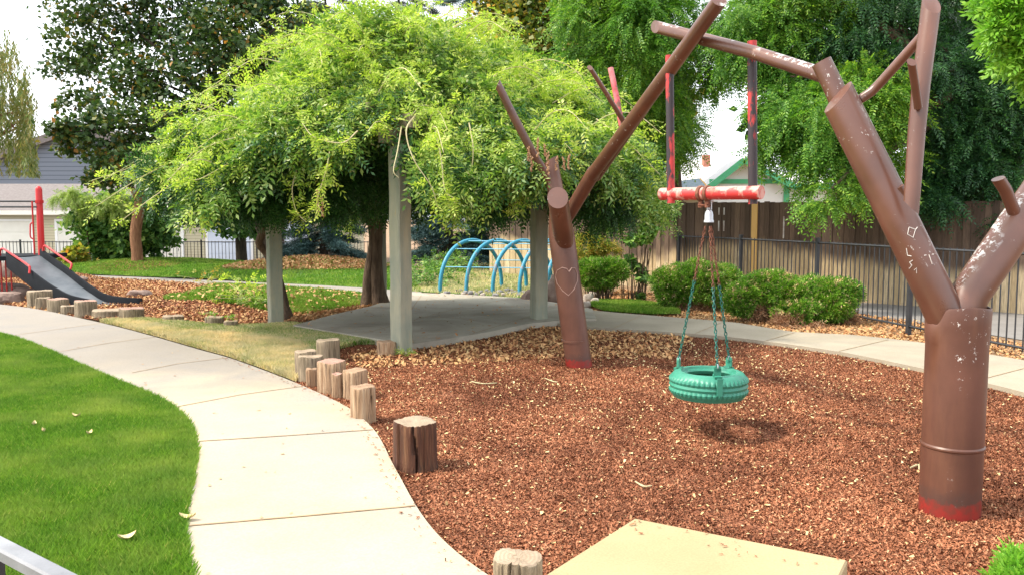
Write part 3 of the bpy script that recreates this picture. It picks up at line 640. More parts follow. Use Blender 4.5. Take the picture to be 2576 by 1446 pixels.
PDc = [(p.x, p.y) for p in P]
chips('bark_spill', [(P[0].x, P[0].y), (P[1].x, P[1].y), (P[1].x - .25, P[1].y - .12), (P[0].x - .1, P[0].y - .2)], 26, M['chip'], .018, None, 'bark chips kicked onto the rim of the pale pad', 'mulch', .003, .2, .4, zfun=.102)
edge = [q for q in PR if 3.2 < q[1] < 9]
chips('bark_spill', edge + [(x - .10, y - .03) for x, y in edge[::-1]], 190, M['chip'], .016, None, 'bark chips spilled along the path rim', 'mulch', .003, .2, .4, zfun=ZP + .002)
for i, (u, v, lab) in enumerate([(192, 1047, 'curled tan leaf on the upper lawn'), (86, 1068, 'pale leaf at the left of the lawn'), (320, 1354, 'long dry leaf low on the lawn near the path'), (110, 1085, 'small leaf on the lawn below two others'), (225, 1045 + 46, 'thin tan leaf in the middle of the lawn'), (472, 1303, 'yellow green leaf at the lawn edge beside the path joint')]):
    p = G(u, v, .075 if i < 5 else .06); L = (.06, .05, .08, .035, .05, .08)[i]; a = i * 1.9; mb = MB(); d = Vector((math.cos(a), math.sin(a), 0)); s = Vector((-d.y, d.x, 0))
    V = []; 
    for k in range(7):
        t = k / 6 - .5; wd = L * .3 * math.cos(t * math.pi) ** .7 + .001; z = .02 * (2 * t) ** 2
        V += [p + d * L * t + s * wd + Vector((0, 0, z + .012)), p + d * L * t + Vector((0, 0, z)), p + d * L * t - s * wd + Vector((0, 0, z + .012))]
    mb.add(V, [(3 * k + j, 3 * k + j + 1, 3 * k + j + 4, 3 * k + j + 3) for k in range(6) for j in (0, 1)])
    tag(mb.build('fallen_leaf', M['litter'], origin=p, smooth=True), lab, 'leaf')

for i, (pts, lab) in enumerate([([(1185, 958), (1215, 964), (1250, 962)], 'long bleached stick on the mulch left of the leaning trunk'), ([(1598, 1210), (1620, 1222), (1640, 1220)], 'small pale stick on the mulch right of centre'), ([(2290, 1175), (2310, 1168), (2312, 1180)], 'short stick left of the right trunk'), ([(1370, 950), (1390, 958), (1402, 960)], 'short green twig on the mulch')]):
    mb = MB(); mb.tube(curve([G(u, v, .022) for u, v in pts], 3), [.004, .005, .006, .006, .005, .005, .003][:7], 6); tag(mb.build('stick', M['stem'], origin=G(*pts[0])), lab, 'stick')
# ------------------------------------------------------------ steel pipe swing frame
base2 = G(2388, 1288)
fr = empty('swing_frame', base2, 'brown steel pipe frame welded like two bare trees, holding up the tyre swing', 'swing frame')
def pipe(name, pts, r, m='pipe', parent=fr, seg=28, c0=None, c1=None, label=None):
    mb = MB(); mb.tube([W(*p) for p in pts], r, seg, cut0=c0, cut1=c1); o = smooth_by_angle(mb.build(name, M[m], parent))
    if label: o['label'] = label
    return o
# right trunk: hollow upright with a wrapped, slit collar
def trunk2():
    b = base2; r = .148; seg = 72; top = 1.095; V = []; Fc = []
    def ht(a):
        left = math.cos(a - math.pi)                       # 1 at the left side
        z = top - .085 * float(sstep(.72, .93, left)) + .006 * math.sin(3 * a)
        if abs((a - R(-62) - 2 * math.pi + math.pi) % (2 * math.pi) - math.pi) < .03: z -= .11
        return z
    lv = [-.1, 0, .05, .12, .3, .355, .362, .37, .378, .45, .7, .9]
    for z in lv:
        rr = r + (.006 if z in (.362, .37) else 0)
        V += [(b.x + rr * math.cos(2 * math.pi * k / seg), b.y + rr * math.sin(2 * math.pi * k / seg), z) for k in range(seg)]
    for rr, dz in ((r + .004, -.1), (r + .007, -.012), (r + .004, 0), (r - .004, 0), (r - .012, -.03), (r - .012, -.3)):
        V += [(b.x + rr * math.cos(2 * math.pi * k / seg), b.y + rr * math.sin(2 * math.pi * k / seg), ht(2 * math.pi * k / seg) + dz) for k in range(seg)]
    nr = len(lv) + 6
    Fc = [(i * seg + k, i * seg + (k + 1) % seg, (i + 1) * seg + (k + 1) % seg, (i + 1) * seg + k) for i in range(nr - 1) for k in range(seg)]
    o = mk('trunk', V, Fc, M['trunkpipe'], fr); smooth_by_angle(o, 35); o['label'] = 'thick upright trunk with red foot and slit collar'
trunk2()
Z2 = base2.y
pipe('branch', [(2392, 830, Z2), (2362, 760, Z2), (2235, 500, Z2 + .12), (2108, 245, Z2 + .3)], .0935, seg=40, c1=(-.77, .02, .62), label='thickest leaning branch cut open at its top')
pipe('branch', [(2412, 830, Z2), (2436, 745, Z2), (2580, 535, Z2 + .1), (2790, 230, Z2 + .35)], .096, seg=40, label='thick branch rising to the right edge')
pipe('branch', [(2118, 268, Z2 + .42), (2095, 215, Z2 + .45), (2066, 156, Z2 + .5)], .056, c1=(-.45, .1, .9), label='short stub rising out of the cut branch')
pipe('branch', [(2084, 195, Z2 + .62), (1893, 132, 5.62), (1648, 68, 6.3)], [.044, .044, .044], c1=(-1, -.2, .1), label='long pipe reaching left over the swing')
pipe('branch', [(2150, 258, Z2 + .35), (2168, 248, Z2 + .3), (2192, 232, Z2 + .3), (2212, 212, Z2 + .28), (2320, 92, Z2 + .08)], .0255, label='thin bent pipe between the two upper branches')
pipe('branch', [(2292, 522, Z2 - .11), (2306, 330, Z2 - .08), (2317, 215, Z2 - .06), (2343, 10, Z2 - .02)], [.037, .041, .043, .046], c0=(-.5, .3, -.6), c1=(.1, -.75, .65), label='tall upright pipe on the thickest branch')
pipe('branch', [(2310, 272, Z2 - .12), (2302, 215, Z2 - .17), (2293, 157, Z2 - .24)], .0195, c1=(-.1, -.85, .45), label='short twig on the upright pipe')
pipe('branch', [(2285, 505, Z2 + .05), (2263, 470, Z2 + .05)], .022, label='tiny stub beside the upright pipe')
pipe('branch', [(2553, 540, Z2 + .05), (2530, 480, Z2), (2511, 450, Z2 - .02)], .031, c1=(-.4, -.2, .9), label='short stub on the right branch')
# left trunk
t1 = G(1457, 922); Y1 = t1.y
def onaxis(a, b, t): return tuple(a[i] + (b[i] - a[i]) * t for i in range(3))
pipe('trunk', [(1460, 945, Y1), (1457, 922, Y1), (1436, 770, Y1), (1412, 585, Y1), (1404, 520, Y1), (1385, 405, Y1 + .1)], [.136, .136, .136, .134, .09, .075], 'trunkpipe', c1=(-.5, .2, .8), seg=40, label='leaning trunk with a heart scratched in its paint')
mbw = MB(); a = W(1446, 858, Y1); b = W(1446, 853, Y1); mbw.tube([a, b], .141, 40); smooth_by_angle(mbw.build('weld_ring', M['pipe'], fr))
pipe('branch', [(1424, 618, Y1 - .03), (1417, 590, Y1 - .2), (1403, 498, Y1 - .52)], [.075, .1, .1], seg=36, c1=(-.1, -.93, .38), label='short dark stub with an open cut face')
pipe('branch', [(1398, 590, Y1), (1440, 525, Y1 - .12), (1495, 432, Y1 - .62)], .068, seg=30, label='lower sleeve of the long slanting branch')
pipe('branch', [(1490, 440, Y1 - .6), (1688, 172, 6.22), (1810, 2, 5.55)], [.06, .0545, .05], seg=30, c1=(.1, -.75, .5), label='long slanting branch crossing the sky to the top edge')
pipe('branch', [(1500, 445, Y1 - .45), (1622, 268, 7.0), (1640, 240, 6.85)], .05, seg=24, c1=(.2, .2, 1), label='parallel pipe tucked behind the slanting branch')
pipe('branch', [(1580, 325, 7.15), (1530, 243, 7.05), (1484, 171, 6.95)], [.022, .02, .019], c1=(-.2, -.9, .4), label='thin twig leaning left')
pipe('branch', [(1566, 330, 7.4), (1552, 250, 7.45), (1536, 172, 7.5)], .025, 'pink', label='twig with faded red paint')
pipe('branch', [(1392, 470, Y1 + .05), (1340, 385, Y1 - .05), (1290, 290, Y1 - .1), (1252, 212, Y1 - .15)], [.045, .043, .042, .038], c1=(-.85, -.1, .35), label='narrow branch reaching into the vine')
# hangers, crossbar, clamp
HL, HR = 6.22, 5.70
pipe('hanger', [(1684, 140, HL), (1688, 512, HL)], .03, 'hanger', label='red and black upright left of the crossbar')
pipe('hanger', [(1892, 104, HR + .03), (1894, 514, HR + .03)], .031, 'hanger', label='red and black upright right of the crossbar')
XA, XB = W(1664, 489, 6.3), W(1915, 485, 5.66)
mb = MB(); mb.tube([XA, XB], .046, 36); smooth_by_angle(mb.build('crossbar', M['crossbar'], fr)); xd = (XB - XA).normalized()
mid = XA.lerp(XB, .455)
mb = MB()
for s in (-.028, .028):
    c = mid + xd * s; mb.tube([c - xd * .014, c - xd * .010, c + xd * .010, c + xd * .014], [.053, .057, .057, .053], 32)
    mb.box(c + Vector((0, 0, -.075)), (.03, .022, .05), math.atan2(xd.y, xd.x)); mb.tube([c + Vector((-.01, -.03, -.07)), c + Vector((.0, .03, -.07))], .009, 8)
mb.tube([mid + Vector((-.045, -.01, -.085)), mid + Vector((.045, -.01, -.085))], .009, 8)
smooth_by_angle(mb.build('clamp', M['rust'], fr))
# scratches: a heart and letters
def scratch(pts, r, axis, name, parent, m, lab, w=.003):
    mb = MB(); mb.tube(pts, w, 5); o = mb.build(name, m, parent); o['label'] = lab
def on_cyl(A, B, rad, u, v):      # where the sight line meets the pipe A-B: a mark on its skin
    d = ray(u, v).normalized(); o = Vector((0, 0, EYE)); ax = (B - A).normalized(); w0 = o - A
    dp = d - ax * d.dot(ax); wp = w0 - ax * w0.dot(ax); a = dp.dot(dp); bq = 2 * dp.dot(wp); c = wp.dot(wp) - rad * rad; disc = max(bq * bq - 4 * a * c, 0)
    return o + d * ((-bq - math.sqrt(disc)) / (2 * a))
A1, B1 = W(1457, 922, Y1), W(1412, 585, Y1)
heart = [(1432, 684), (1426, 676), (1414, 673), (1402, 680), (1397, 695), (1402, 714), (1416, 732), (1430, 743), (1444, 728), (1452, 708), (1453, 690), (1447, 675), (1438, 674), (1432, 684)]
M['scratch'] = mat('scratched_paint_edge', [(.3, (.27, .16, .13)), (.7, (.36, .24, .2))], 20, .6, 0)
scratch([on_cyl(A1, B1, .137, u, v) for u, v in heart], 0, None, 'scratched_heart', fr, M['scratch'], 'heart outline scratched in the trunk paint', .0045)
A2, B2 = W(2362, 760, Z2), W(2235, 500, Z2 + .12)
for st in ([(2287, 572), (2303, 578), (2297, 598), (2283, 590), (2287, 572)], [(2303, 578), (2308, 572)], [(2325, 643), (2349, 640)], [(2337, 641), (2345, 665)], [(2280, 625), (2283, 643), (2293, 645)], [(2296, 655), (2288, 660), (2294, 668), (2287, 676)], [(2300, 680), (2306, 674), (2306, 688)]):
    scratch([on_cyl(A2, B2, .094, u, v) for u, v in st], 0, None, 'scratch_mark', fr, M['mark'], 'white scratched mark on the thick branch', .0021)

# ------------------------------------------------------------ tyre swing
TC = W(1782, 965, 6.0); TC.z += .0
ts = empty('tire_swing', TC, 'green rubber tyre hanging level on three chains', 'tire swing')
def tyre():
    Ro, Ri, hh = .282, .165, .098; seg = 144; prof = []
    for t in np.linspace(0, 1, 9): prof.append((Ro - .002 - .018 * (2 * t - 1) ** 4, -hh * .72 + 2 * hh * .72 * t))     # tread
    prof += [(Ro - .035, hh * .9), (Ro - .06, hh * 1.0), (Ro - .085, hh * .985), (Ri + .025, hh * .80), (Ri + .008, hh * .80), (Ri, hh * .68), (Ri + .012, hh * .45), (Ro - .03, hh * .3), (Ro - .03, -hh * .3), (Ri + .012, -hh * .45), (Ri, -hh * .7), (Ri + .03, -hh * .85), (Ro - .07, -hh), (Ro - .03, -hh * .9)]
    V = []; n = len(prof)
    for k in range(seg):
        a = 2 * math.pi * k / seg
        for i, (r, z) in enumerate(prof):
            if i in (1, 2, 6, 7): r += (.006 if (k + (i > 3)) % 3 else -.005)       # tread blocks
            if i in (3, 5): r -= .006
            if i == 4: r += .002 * (k % 2)
            V.append((TC.x + r * math.cos(a), TC.y + r * math.sin(a), TC.z + z))
    Fc = [(k * n + i, ((k + 1) % seg) * n + i, ((k + 1) % seg) * n + (i + 1) % n, k * n + (i + 1) % n) for k in range(seg) for i in range(n)]
    return mk('tire', V, Fc, M['tyre'], ts)
smooth_by_angle(tyre(), 30)
swv = W(1783, 560, 6.0)
angs = [math.atan2(.55, .75), math.atan2(.45, -.82), R(-88)]
tops = []
for a in angs:
    d = Vector((math.cos(a), math.sin(a), 0)); c = TC + d * .225; mb = MB()
    rz = a; mb.box(c + Vector((0, 0, .125)), (.016, .05, .06), rz); mb.tube([c + Vector((0, 0, .155)) - d * .008, c + Vector((0, 0, .155)) + d * .008], .025, 14)
    mb.box(c + d * .0 + Vector((0, 0, .1)), (.06, .05, .014), rz, tilt=(.18, 'Y'))
    if a < 0: mb.box(TC + d * .292 + Vector((0, 0, .035)), (.012, .04, .12), rz)
    smooth_by_angle(mb.build('bracket', M['tyre'], ts)); tops.append(c + Vector((0, 0, .165)))
    mb = MB(); mb.tube(curve([c + Vector((0, 0, .15)), c + Vector((0, 0, .165)) + d * .012, c + Vector((0, 0, .185)), c + Vector((0, 0, .165)) - d * .012, c + Vector((0, 0, .15))], 4), .004, 6); mb.build('shackle', M['galv'], ts)
def links(A, B, r=.0032, L=.034, wdt=.022):
    mb = MB(); n = int((B - A).length / (L * .78)); t = (B - A).normalized(); s = t.cross(Vector((0, 1, 0))).normalized(); q = t.cross(s)
    for i in range(n):
        c = A.lerp(B, (i + .5) / n); x = (s, q)[i % 2] * .75 + (q, s)[i % 2] * .45; x.normalize()
        loop = [c + t * (L / 2 * math.sin(al)) + x * (wdt / 2 * math.cos(al)) for al in np.linspace(0, 2 * math.pi, 9)]
        mb.tube(loop, r, 5, cap=False)
    return mb
for k, p in enumerate(tops):
    q = swv + (p - swv) * .03 + Vector((math.cos(angs[k]), math.sin(angs[k]), 0)) * .02
    m = p.lerp(q, (.56, .6, .56)[k])
    lo = links(p, m, .0042, .036, .024).build('chain', M['greenchain'], ts); lo['label'] = 'green coated lower chain'
    up = links(m, q, .0034).build('chain', M['rust'], ts); up['label'] = 'bare rusty upper chain'
mb = MB(); mb.tube([swv + Vector((0, 0, z)) for z in (0, .012, .02, .055, .075, .09, .098)], [.036, .036, .031, .031, .026, .015, .004], 20); smooth_by_angle(mb.build('swivel', M['galv'], ts), 50)
mb = MB(); mb.box(swv + Vector((-.014, 0, .125)), (.008, .03, .075)); mb.box(swv + Vector((.014, 0, .12)), (.008, .03, .06)); mb.tube([swv + Vector((-.03, 0, .15)), swv + Vector((.03, 0, .15))], .008, 8); mb.tube([swv + Vector((0, 0, .09)), swv + Vector((0, 0, .115))], .01, 8); mb.build('shackle', M['galv'], ts)

# ------------------------------------------------------------ log stumps
def stump(ul, ur, vt, vb, side, top, label, seed, crack=None, slant=.0, group='short upright logs edging the path'):
    rr = random.Random(seed); c0 = G((ul + ur) / 2, vb); r = (ur - ul) / 2 * px(c0.y); c = c0 + Vector((0, r * .85, 0))
    r = (ur - ul) / 2 * px(c.y); zt = W((ul + ur) / 2, vt, c.y + .5 * r).z; seg = 72
    ph = [rr.uniform(0, 6.28) for _ in range(4)]
    def rad(a, z):
        q = r * (1 + .028 * math.sin(2 * a + ph[0]) + .012 * math.sin(3 * a + ph[3]) + .01 * math.sin(5 * a + ph[1]) + .006 * math.sin(9 * a + ph[2] + 14 * z) + .008 * math.sin(11 * a + ph[2] + z * 6) + .05 * max(0, .06 - z) / .06)
        if crack is not None:
            d = abs((a - crack - .13 * math.sin(z * 9 + 1) + math.pi) % (2 * math.pi) - math.pi); q -= r * .45 * max(0, 1 - d / .05)
        for cr in cracks2:
            d = abs((a - cr + math.pi) % (2 * math.pi) - math.pi); q -= r * .12 * max(0, 1 - d / .05)
        return q
    cracks2 = [rr.uniform(0, 6.28) for _ in range(5)]
    slant = rr.uniform(-.05, .05); zs = [-.08, 0, .03] + [zt * k / 5 for k in range(1, 5)] + [zt - .012]
    V = []; 
    for z in zs: V += [(c.x + rad(2 * math.pi * k / seg, z) * math.cos(2 * math.pi * k / seg), c.y + rad(2 * math.pi * k / seg, z) * math.sin(2 * math.pi * k / seg), z + slant * math.cos(2 * math.pi * k / seg) * r * (z / zt if z > 0 else 0)) for k in range(seg)]
    for q, dz in ((.965, 0), (.8, .003), (.5, .002), (.2, .001)):
        V += [(c.x + q * rad(2 * math.pi * k / seg, zt) * math.cos(2 * math.pi * k / seg), c.y + q * rad(2 * math.pi * k / seg, zt) * math.sin(2 * math.pi * k / seg), zt + dz + slant * math.cos(2 * math.pi * k / seg) * r * q + rr.uniform(-.003, .003) + .006 * math.sin(2 * math.pi * k / seg * 3 + ph[1]) * q) for k in range(seg)]
    nr = len(zs) + 4; Fc = [(i * seg + k, i * seg + (k + 1) % seg, (i + 1) * seg + (k + 1) % seg, (i + 1) * seg + k) for i in range(nr - 1) for k in range(seg)]
    Fc.append(tuple((nr - 1) * seg + k for k in range(seg))); mi = [0] * ((len(zs) - 0) * seg) + [1] * (len(Fc) - len(zs) * seg)
    o = mk('log_stump', V, Fc, None, origin=(c.x, c.y, 0), mi=mi, mats=[M[side], M[top]]); tag(o, label, 'log stump', group); smooth_by_angle(o, 50); return o
SG, ST, SR = 'stump_grey', 'stump_tan', 'stump_red'
for a in [(986, 1095, 1052, 1190, SR, 'top_grey', 'largest red brown log stump, split down its front, alone beside the bright path', 3, R(-88)),
          (1240, 1365, 1388, 1560, SG, 'top_grey', 'grey cracked log stump cut off by the bottom edge beside the pale pad', 4, R(-112)),
          (736, 792, 880, 955, SG, 'top_grey', 'grey low log furthest left and back in the cluster by the bend', 5),
          (790, 850, 852, 912, SG, 'top_grey', 'tall grey log standing at the back of the cluster by the bend', 6),
          (744, 806, 892, 962, SG, 'top_grey', 'grey log with mossy top at the left front of the cluster by the bend', 7),
          (768, 795, 926, 974, ST, 'top_tan', 'thin short log leaning against the left of the wide tan log', 8),
          (793, 865, 904, 991, ST, 'top_pink', 'wide tan log with orange ringed top in the middle of the cluster', 9),
          (832, 861, 938, 1002, ST, 'top_pink', 'thin log squeezed between the wide tan log and the next', 10),
          (859, 921, 927, 1006, ST, 'top_tan', 'tan log right behind the nearest one of the cluster', 11),
          (877, 941, 968, 1068, ST, 'top_tan', 'nearest tall log of the cluster with a star crack on top', 12, R(-40)),
          (946, 994, 856, 895, ST, 'top_tan', 'short tan log against the foot of the front arbor post', 13),
          (60, 116, 730, 776, SG, 'top_grey', 'tallest grey log at the left end of the row by the slide', 14),
          (84, 118, 748, 779, SG, 'top_grey', 'low log partly behind the pink topped one by the slide', 15),
          (111, 161, 750, 789, SG, 'top_pink', 'grey log with pink chalked top, second tall one beside the slide', 16),
          (147, 181, 768, 792, SG, 'top_grey', 'very low narrow log between two pink topped logs by the slide', 17),
          (180, 231, 755, 797, SG, 'top_pink', 'grey log with pink chalked top in the middle of the slide row', 18),
          (220, 292, 777, 801, SG, 'top_grey', 'wide low log at the slide end with hollowed top', 19),
          (291, 350, 773, 809, SG, 'top_pink', 'wide grey log with pale pink top at the foot of the slide', 20),
          (403, 453, 792, 815, SG, 'top_grey', 'low grey log alone in the mulch right of the slide', 21),
          (510, 556, 795, 824, SG, 'top_grey', 'low log with moss on top, left one of a pair', 22),
          (559, 593, 806, 830, SG, 'top_grey', 'small sunken log with moss on top, right one of a pair', 23)]:
    stump(*a[:8], crack=a[8] if len(a) > 8 else None)
# weeds and moss
def weed(name, u, v, z, n, spread, L, m, label, cat='plant', tall=.2):
    p = G(u, v, z); base = np.array(p); P = base + rng.normal(size=(n, 3)) * np.array([spread, spread, 0]); P[:, 2] = z + rng.uniform(0, tall, n)
    D = unit(rdir(n) + np.array([0, 0, .4])); Nn = unit(np.array([0, 0, 1.0]) + rng.normal(0, .4, (n, 3))); Nn = unit(Nn - D * (Nn * D).sum(1)[:, None])
    t = empty(name, p, label, cat); Vv, Ff = pinnate(P, D, Nn, L * rng.uniform(.6, 1.2, n), 3, .4, .2, .2); mk('foliage', Vv, Ff, M[m], t)
    mb = MB()
    for k in range(min(n // 3, 14)): mb.tube([p, Vector(P[k]).lerp(p, .4) + Vector((0, 0, .03)), Vector(P[k])], .003, 5)
    mb.build('stem', M['stem'], t); return t
weed('weed', 1018, 893, .0, 40, .05, .07, 'vineyoung', 'small bright weed at the foot of the front arbor post', tall=.05)
weed('weed', 522, 712, .1, 26, .22, .16, 'flowershrub', 'thin yellowing sprig on the grass mound edge', tall=.28)
weed('weed', 610, 752, .15, 60, .24, .16, 'vineyoung', 'leafy bright suckers on the grass mound', tall=.35)
weed('weed', 646, 770, .05, 45, .16, .14, 'vine', 'low leafy sucker left of the arbor post', tall=.2)
weed('moss_tuft', 533, 790, .2, 30, .05, .05, 'thujabright', 'green moss tuft on top of the left log of the pair', 'moss', .02)
weed('moss_tuft', 576, 800, .17, 30, .05, .05, 'thujabright', 'green moss tuft on top of the small sunken log', 'moss', .02)
for (u, v, z, lab) in [(1100, 706, 0, 'feathery shrub left of the blue climber'), (1140, 690, 0, 'low green shrub behind the first blue arch'), (1058, 720, 0, 'grassy clump at the far rim of the slab')]:
    weed('low_shrub', u, v, z, 190, .38, .2, 'bush', lab, 'shrub', .55)

# ------------------------------------------------------------ arbor posts and beams
pb = [G(690, 819), G(1008, 892), G(1356, 817), G(960, 771)]; pb = [Vector((p.x, p.y + .08, 0)) for p in pb]
ar = empty('arbor', (sum((p.x for p in pb)) / 4, sum((p.y for p in pb)) / 4, 0), 'grey green square posts and beams of the arbor under the vine', 'arbor')
rz = math.atan2(pb[2].y - pb[1].y, pb[2].x - pb[1].x) - R(30)
plab = ['left post with a yellow lichen streak', 'front post, nearest and widest', 'right post behind the leaning pipe trunk', 'slim rear post behind the vine trunk']
for i, p in enumerate(pb):
    s = (.19, .185, .2, .13)[i]; mb = MB(); ch = .012; h = 2.36; rzz = (R(30), R(48), R(24), R(40))[i]
    prof = [(s / 2 - ch, s / 2), (s / 2, s / 2 - ch), (s / 2, -s / 2 + ch), (s / 2 - ch, -s / 2), (-s / 2 + ch, -s / 2), (-s / 2, -s / 2 + ch), (-s / 2, s / 2 - ch), (-s / 2 + ch, s / 2)]
    Mx = Matrix.Rotation(rzz, 2); V = []
    for k in range(9):
        z = -.1 + (h + .1) * k / 8; j = .004 * math.sin(k * 2.1 + i)
        for q in prof: w2 = Mx @ Vector(q); V.append((p.x + w2.x + j, p.y + w2.y, z))
    mb.add(V, [(k * 8 + a, k * 8 + (a + 1) % 8, (k + 1) * 8 + (a + 1) % 8, (k + 1) * 8 + a) for k in range(8) for a in range(8)][::1] + [tuple(64 + a for a in range(8))])
    o = mb.build('post', M['post'], ar); o['label'] = plab[i]
for a, b in ((0, 1), (1, 2), (2, 3), (3, 0)):
    d = (pb[b] - pb[a]); L = d.length + .6; c = (pb[a] + pb[b]) / 2; mb = MB(); mb.box((c.x, c.y, 2.44 + (.0 if a % 2 else .163)), (L, .09, .16), math.atan2(d.y, d.x)); mb.build('beam', M['beam'], ar)
for k in range(7):
    t = (k + .5) / 7; a = pb[0].lerp(pb[1], t); b = pb[3].lerp(pb[2], t); d = b - a; c = (a + b) / 2; mb = MB(); mb.box((c.x, c.y, 2.75), (d.length + .7, .05, .12), math.atan2(d.y, d.x)); mb.build('rafter', M['beam'], ar)

# ------------------------------------------------------------ vine
VC = np.array([-1.5, 11.6])
vine = empty('wisteria_vine', G(940, 772), 'huge bright green climbing vine heaped over the arbor', 'vine')
def RV(a):
    keys = np.array([-180, -150, -120, -90, -60, -30, 0, 40, 90, 140, 180]); val = np.array([3.15, 2.95, 2.7, 2.6, 3.0, 3.3, 3.3, 3.1, 3.2, 3.1, 3.15])
    d = (np.degrees(a) + 180) % 360 - 180; return np.interp(d, keys, val) * (1 + .05 * np.sin(5 * a + 1) + .03 * np.sin(11 * a))
def vz(x, y):
    dx, dy = x - VC[0], y - VC[1]; r = np.hypot(dx, dy); s = r / RV(np.arctan2(dy, dx))
    lump = .13 * np.sin(2.1 * x + 1.3 * np.sin(1.7 * y)) + .10 * np.sin(3.3 * y + 2.0 * x) + .06 * np.sin(6.1 * x - 4.2 * y)
    return 4.34 - 2.12 * s ** 1.35 + lump * (.5 + s), s
def atpost(x, y): return (np.abs(x - pb[1].x * y / pb[1].y + .13) < .34) & (y < pb[1].y + 1.3)
def vpts(n, smax=1.0):
    a = rng.uniform(-math.pi, math.pi, n); s = np.sqrt(rng.random(n)) * smax; r = s * RV(a); x = VC[0] + r * np.cos(a); y = VC[1] + r * np.sin(a); z, _ = vz(x, y); return x, y, z, s, a
def vleaves(n, depth, L, m, name, smax=1.0, up=0.0, seed=0):
    x, y, z, s, a = vpts(n, smax); out = np.stack([np.cos(a), np.sin(a), np.zeros(n)], 1)
    P = np.stack([x, y, z + up - rng.random(n) ** 1.3 * depth], 1)
    kk = ~(atpost(P[:, 0], P[:, 1]) & (P[:, 2] < 2.62)); P, out, s = P[kk], out[kk], s[kk]; n = len(P)
    D = unit(rdir(n) * .9 + out * (.35 + .4 * s[:, None]) + np.array([0, 0, -.15]) - np.array([0, 0, .5]) * s[:, None])
    Nn = unit(out * (.3 + .5 * s[:, None]) + np.array([0, 0, .9]) + rng.normal(0, .45, (n, 3))); Nn = unit(Nn - D * (Nn * D).sum(1)[:, None])
    return pinnate(P, D, Nn, L * rng.uniform(.6, 1.25, n), 5, .31, .105, .3)
ptsV = [vleaves(16500, .34, .29, None, '')]
# hanging curtains at the rim
def curtains(n, lo, hi, L=.22, dens=26, arange=(-math.pi, math.pi), rs=(.82, 1.03), lat=.06):
    P = []; D = []
    for i in range(n):
        a = rng.uniform(*arange); s = rng.uniform(*rs); r = s * float(RV(a)); x = VC[0] + r * math.cos(a); y = VC[1] + r * math.sin(a); z0 = float(vz(x, y)[0]) - .02; ln = rng.uniform(lo, hi) * .8
        if bool(atpost(x, y)): ln = min(ln, .12)
        k = int(dens * ln) + 4; t = rng.random(k) ** .8; q = np.stack([x + math.cos(a) * .18 * np.sin(t * 1.5) + rng.normal(0, lat, k), y + math.sin(a) * .18 * np.sin(t * 1.5) + rng.normal(0, lat, k), z0 - t * ln], 1); P.append(q)
    P = np.concatenate(P); P = P[~(atpost(P[:, 0], P[:, 1]) & (P[:, 2] < 2.62))]; n = len(P); D = unit(rdir(n) + np.array([0, 0, -.8])); Nn = unit(rng.normal(0, .6, (n, 3)) + np.array([0, -.3, .8])); Nn = unit(Nn - D * (Nn * D).sum(1)[:, None])
    return pinnate(P, D, Nn, L * rng.uniform(.6, 1.2, n), 5, .31, .105, .35)
ptsV.append(curtains(190, .1, .45)); ptsV.append(curtains(30, .4, .8, rs=(.75, 1.0), dens=22))
ptsV.append(curtains(70, .2, .75, arange=(R(-75), R(10)), rs=(.9, 1.05)))
Vv, Ff = join(ptsV); mk('foliage', Vv, Ff, M['vine'], vine)
Vv, Ff = join([vleaves(5200, .1, .2, None, '', 1.0, .05), curtains(60, .1, .7, L=.2, dens=16, rs=(.9, 1.04))]); o = mk('foliage', Vv, Ff, M['vineyoung'], vine); o['label'] = 'young yellow green outer shoots'
# the deep inner mass
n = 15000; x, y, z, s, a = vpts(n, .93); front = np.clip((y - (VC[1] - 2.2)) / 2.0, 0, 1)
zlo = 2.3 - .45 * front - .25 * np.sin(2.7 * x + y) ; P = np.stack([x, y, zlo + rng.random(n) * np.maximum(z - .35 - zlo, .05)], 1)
keep = rng.random(n) < np.where((np.abs(x - pb[1].x + .25) < .35) & (y < 10.8), .12, 1); P = P[keep]; n = len(P)
D = unit(rdir(n) + np.array([0, 0, -.7])); Nn = unit(rng.normal(0, .7, (n, 3)) + np.array([0, 0, .6])); Nn = unit(Nn - D * (Nn * D).sum(1)[:, None])
Vv, Ff = pinnate(P, D, Nn, .24 * rng.uniform(.6, 1.2, n), 5, .31, .12, .3); 
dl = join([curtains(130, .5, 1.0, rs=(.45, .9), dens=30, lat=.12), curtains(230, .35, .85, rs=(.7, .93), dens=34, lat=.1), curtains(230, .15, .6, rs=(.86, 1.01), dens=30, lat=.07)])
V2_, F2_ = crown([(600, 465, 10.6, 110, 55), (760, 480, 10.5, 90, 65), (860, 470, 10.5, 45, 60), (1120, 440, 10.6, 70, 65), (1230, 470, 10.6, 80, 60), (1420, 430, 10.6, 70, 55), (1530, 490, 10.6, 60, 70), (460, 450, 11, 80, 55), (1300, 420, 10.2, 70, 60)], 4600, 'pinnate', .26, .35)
Vv, Ff = join([(Vv, Ff), dl, (V2_, F2_)]); o = mk('foliage', Vv, Ff, M['vinedeep'], vine); o['label'] = 'dark leaves under the heap, shade put into their colour'
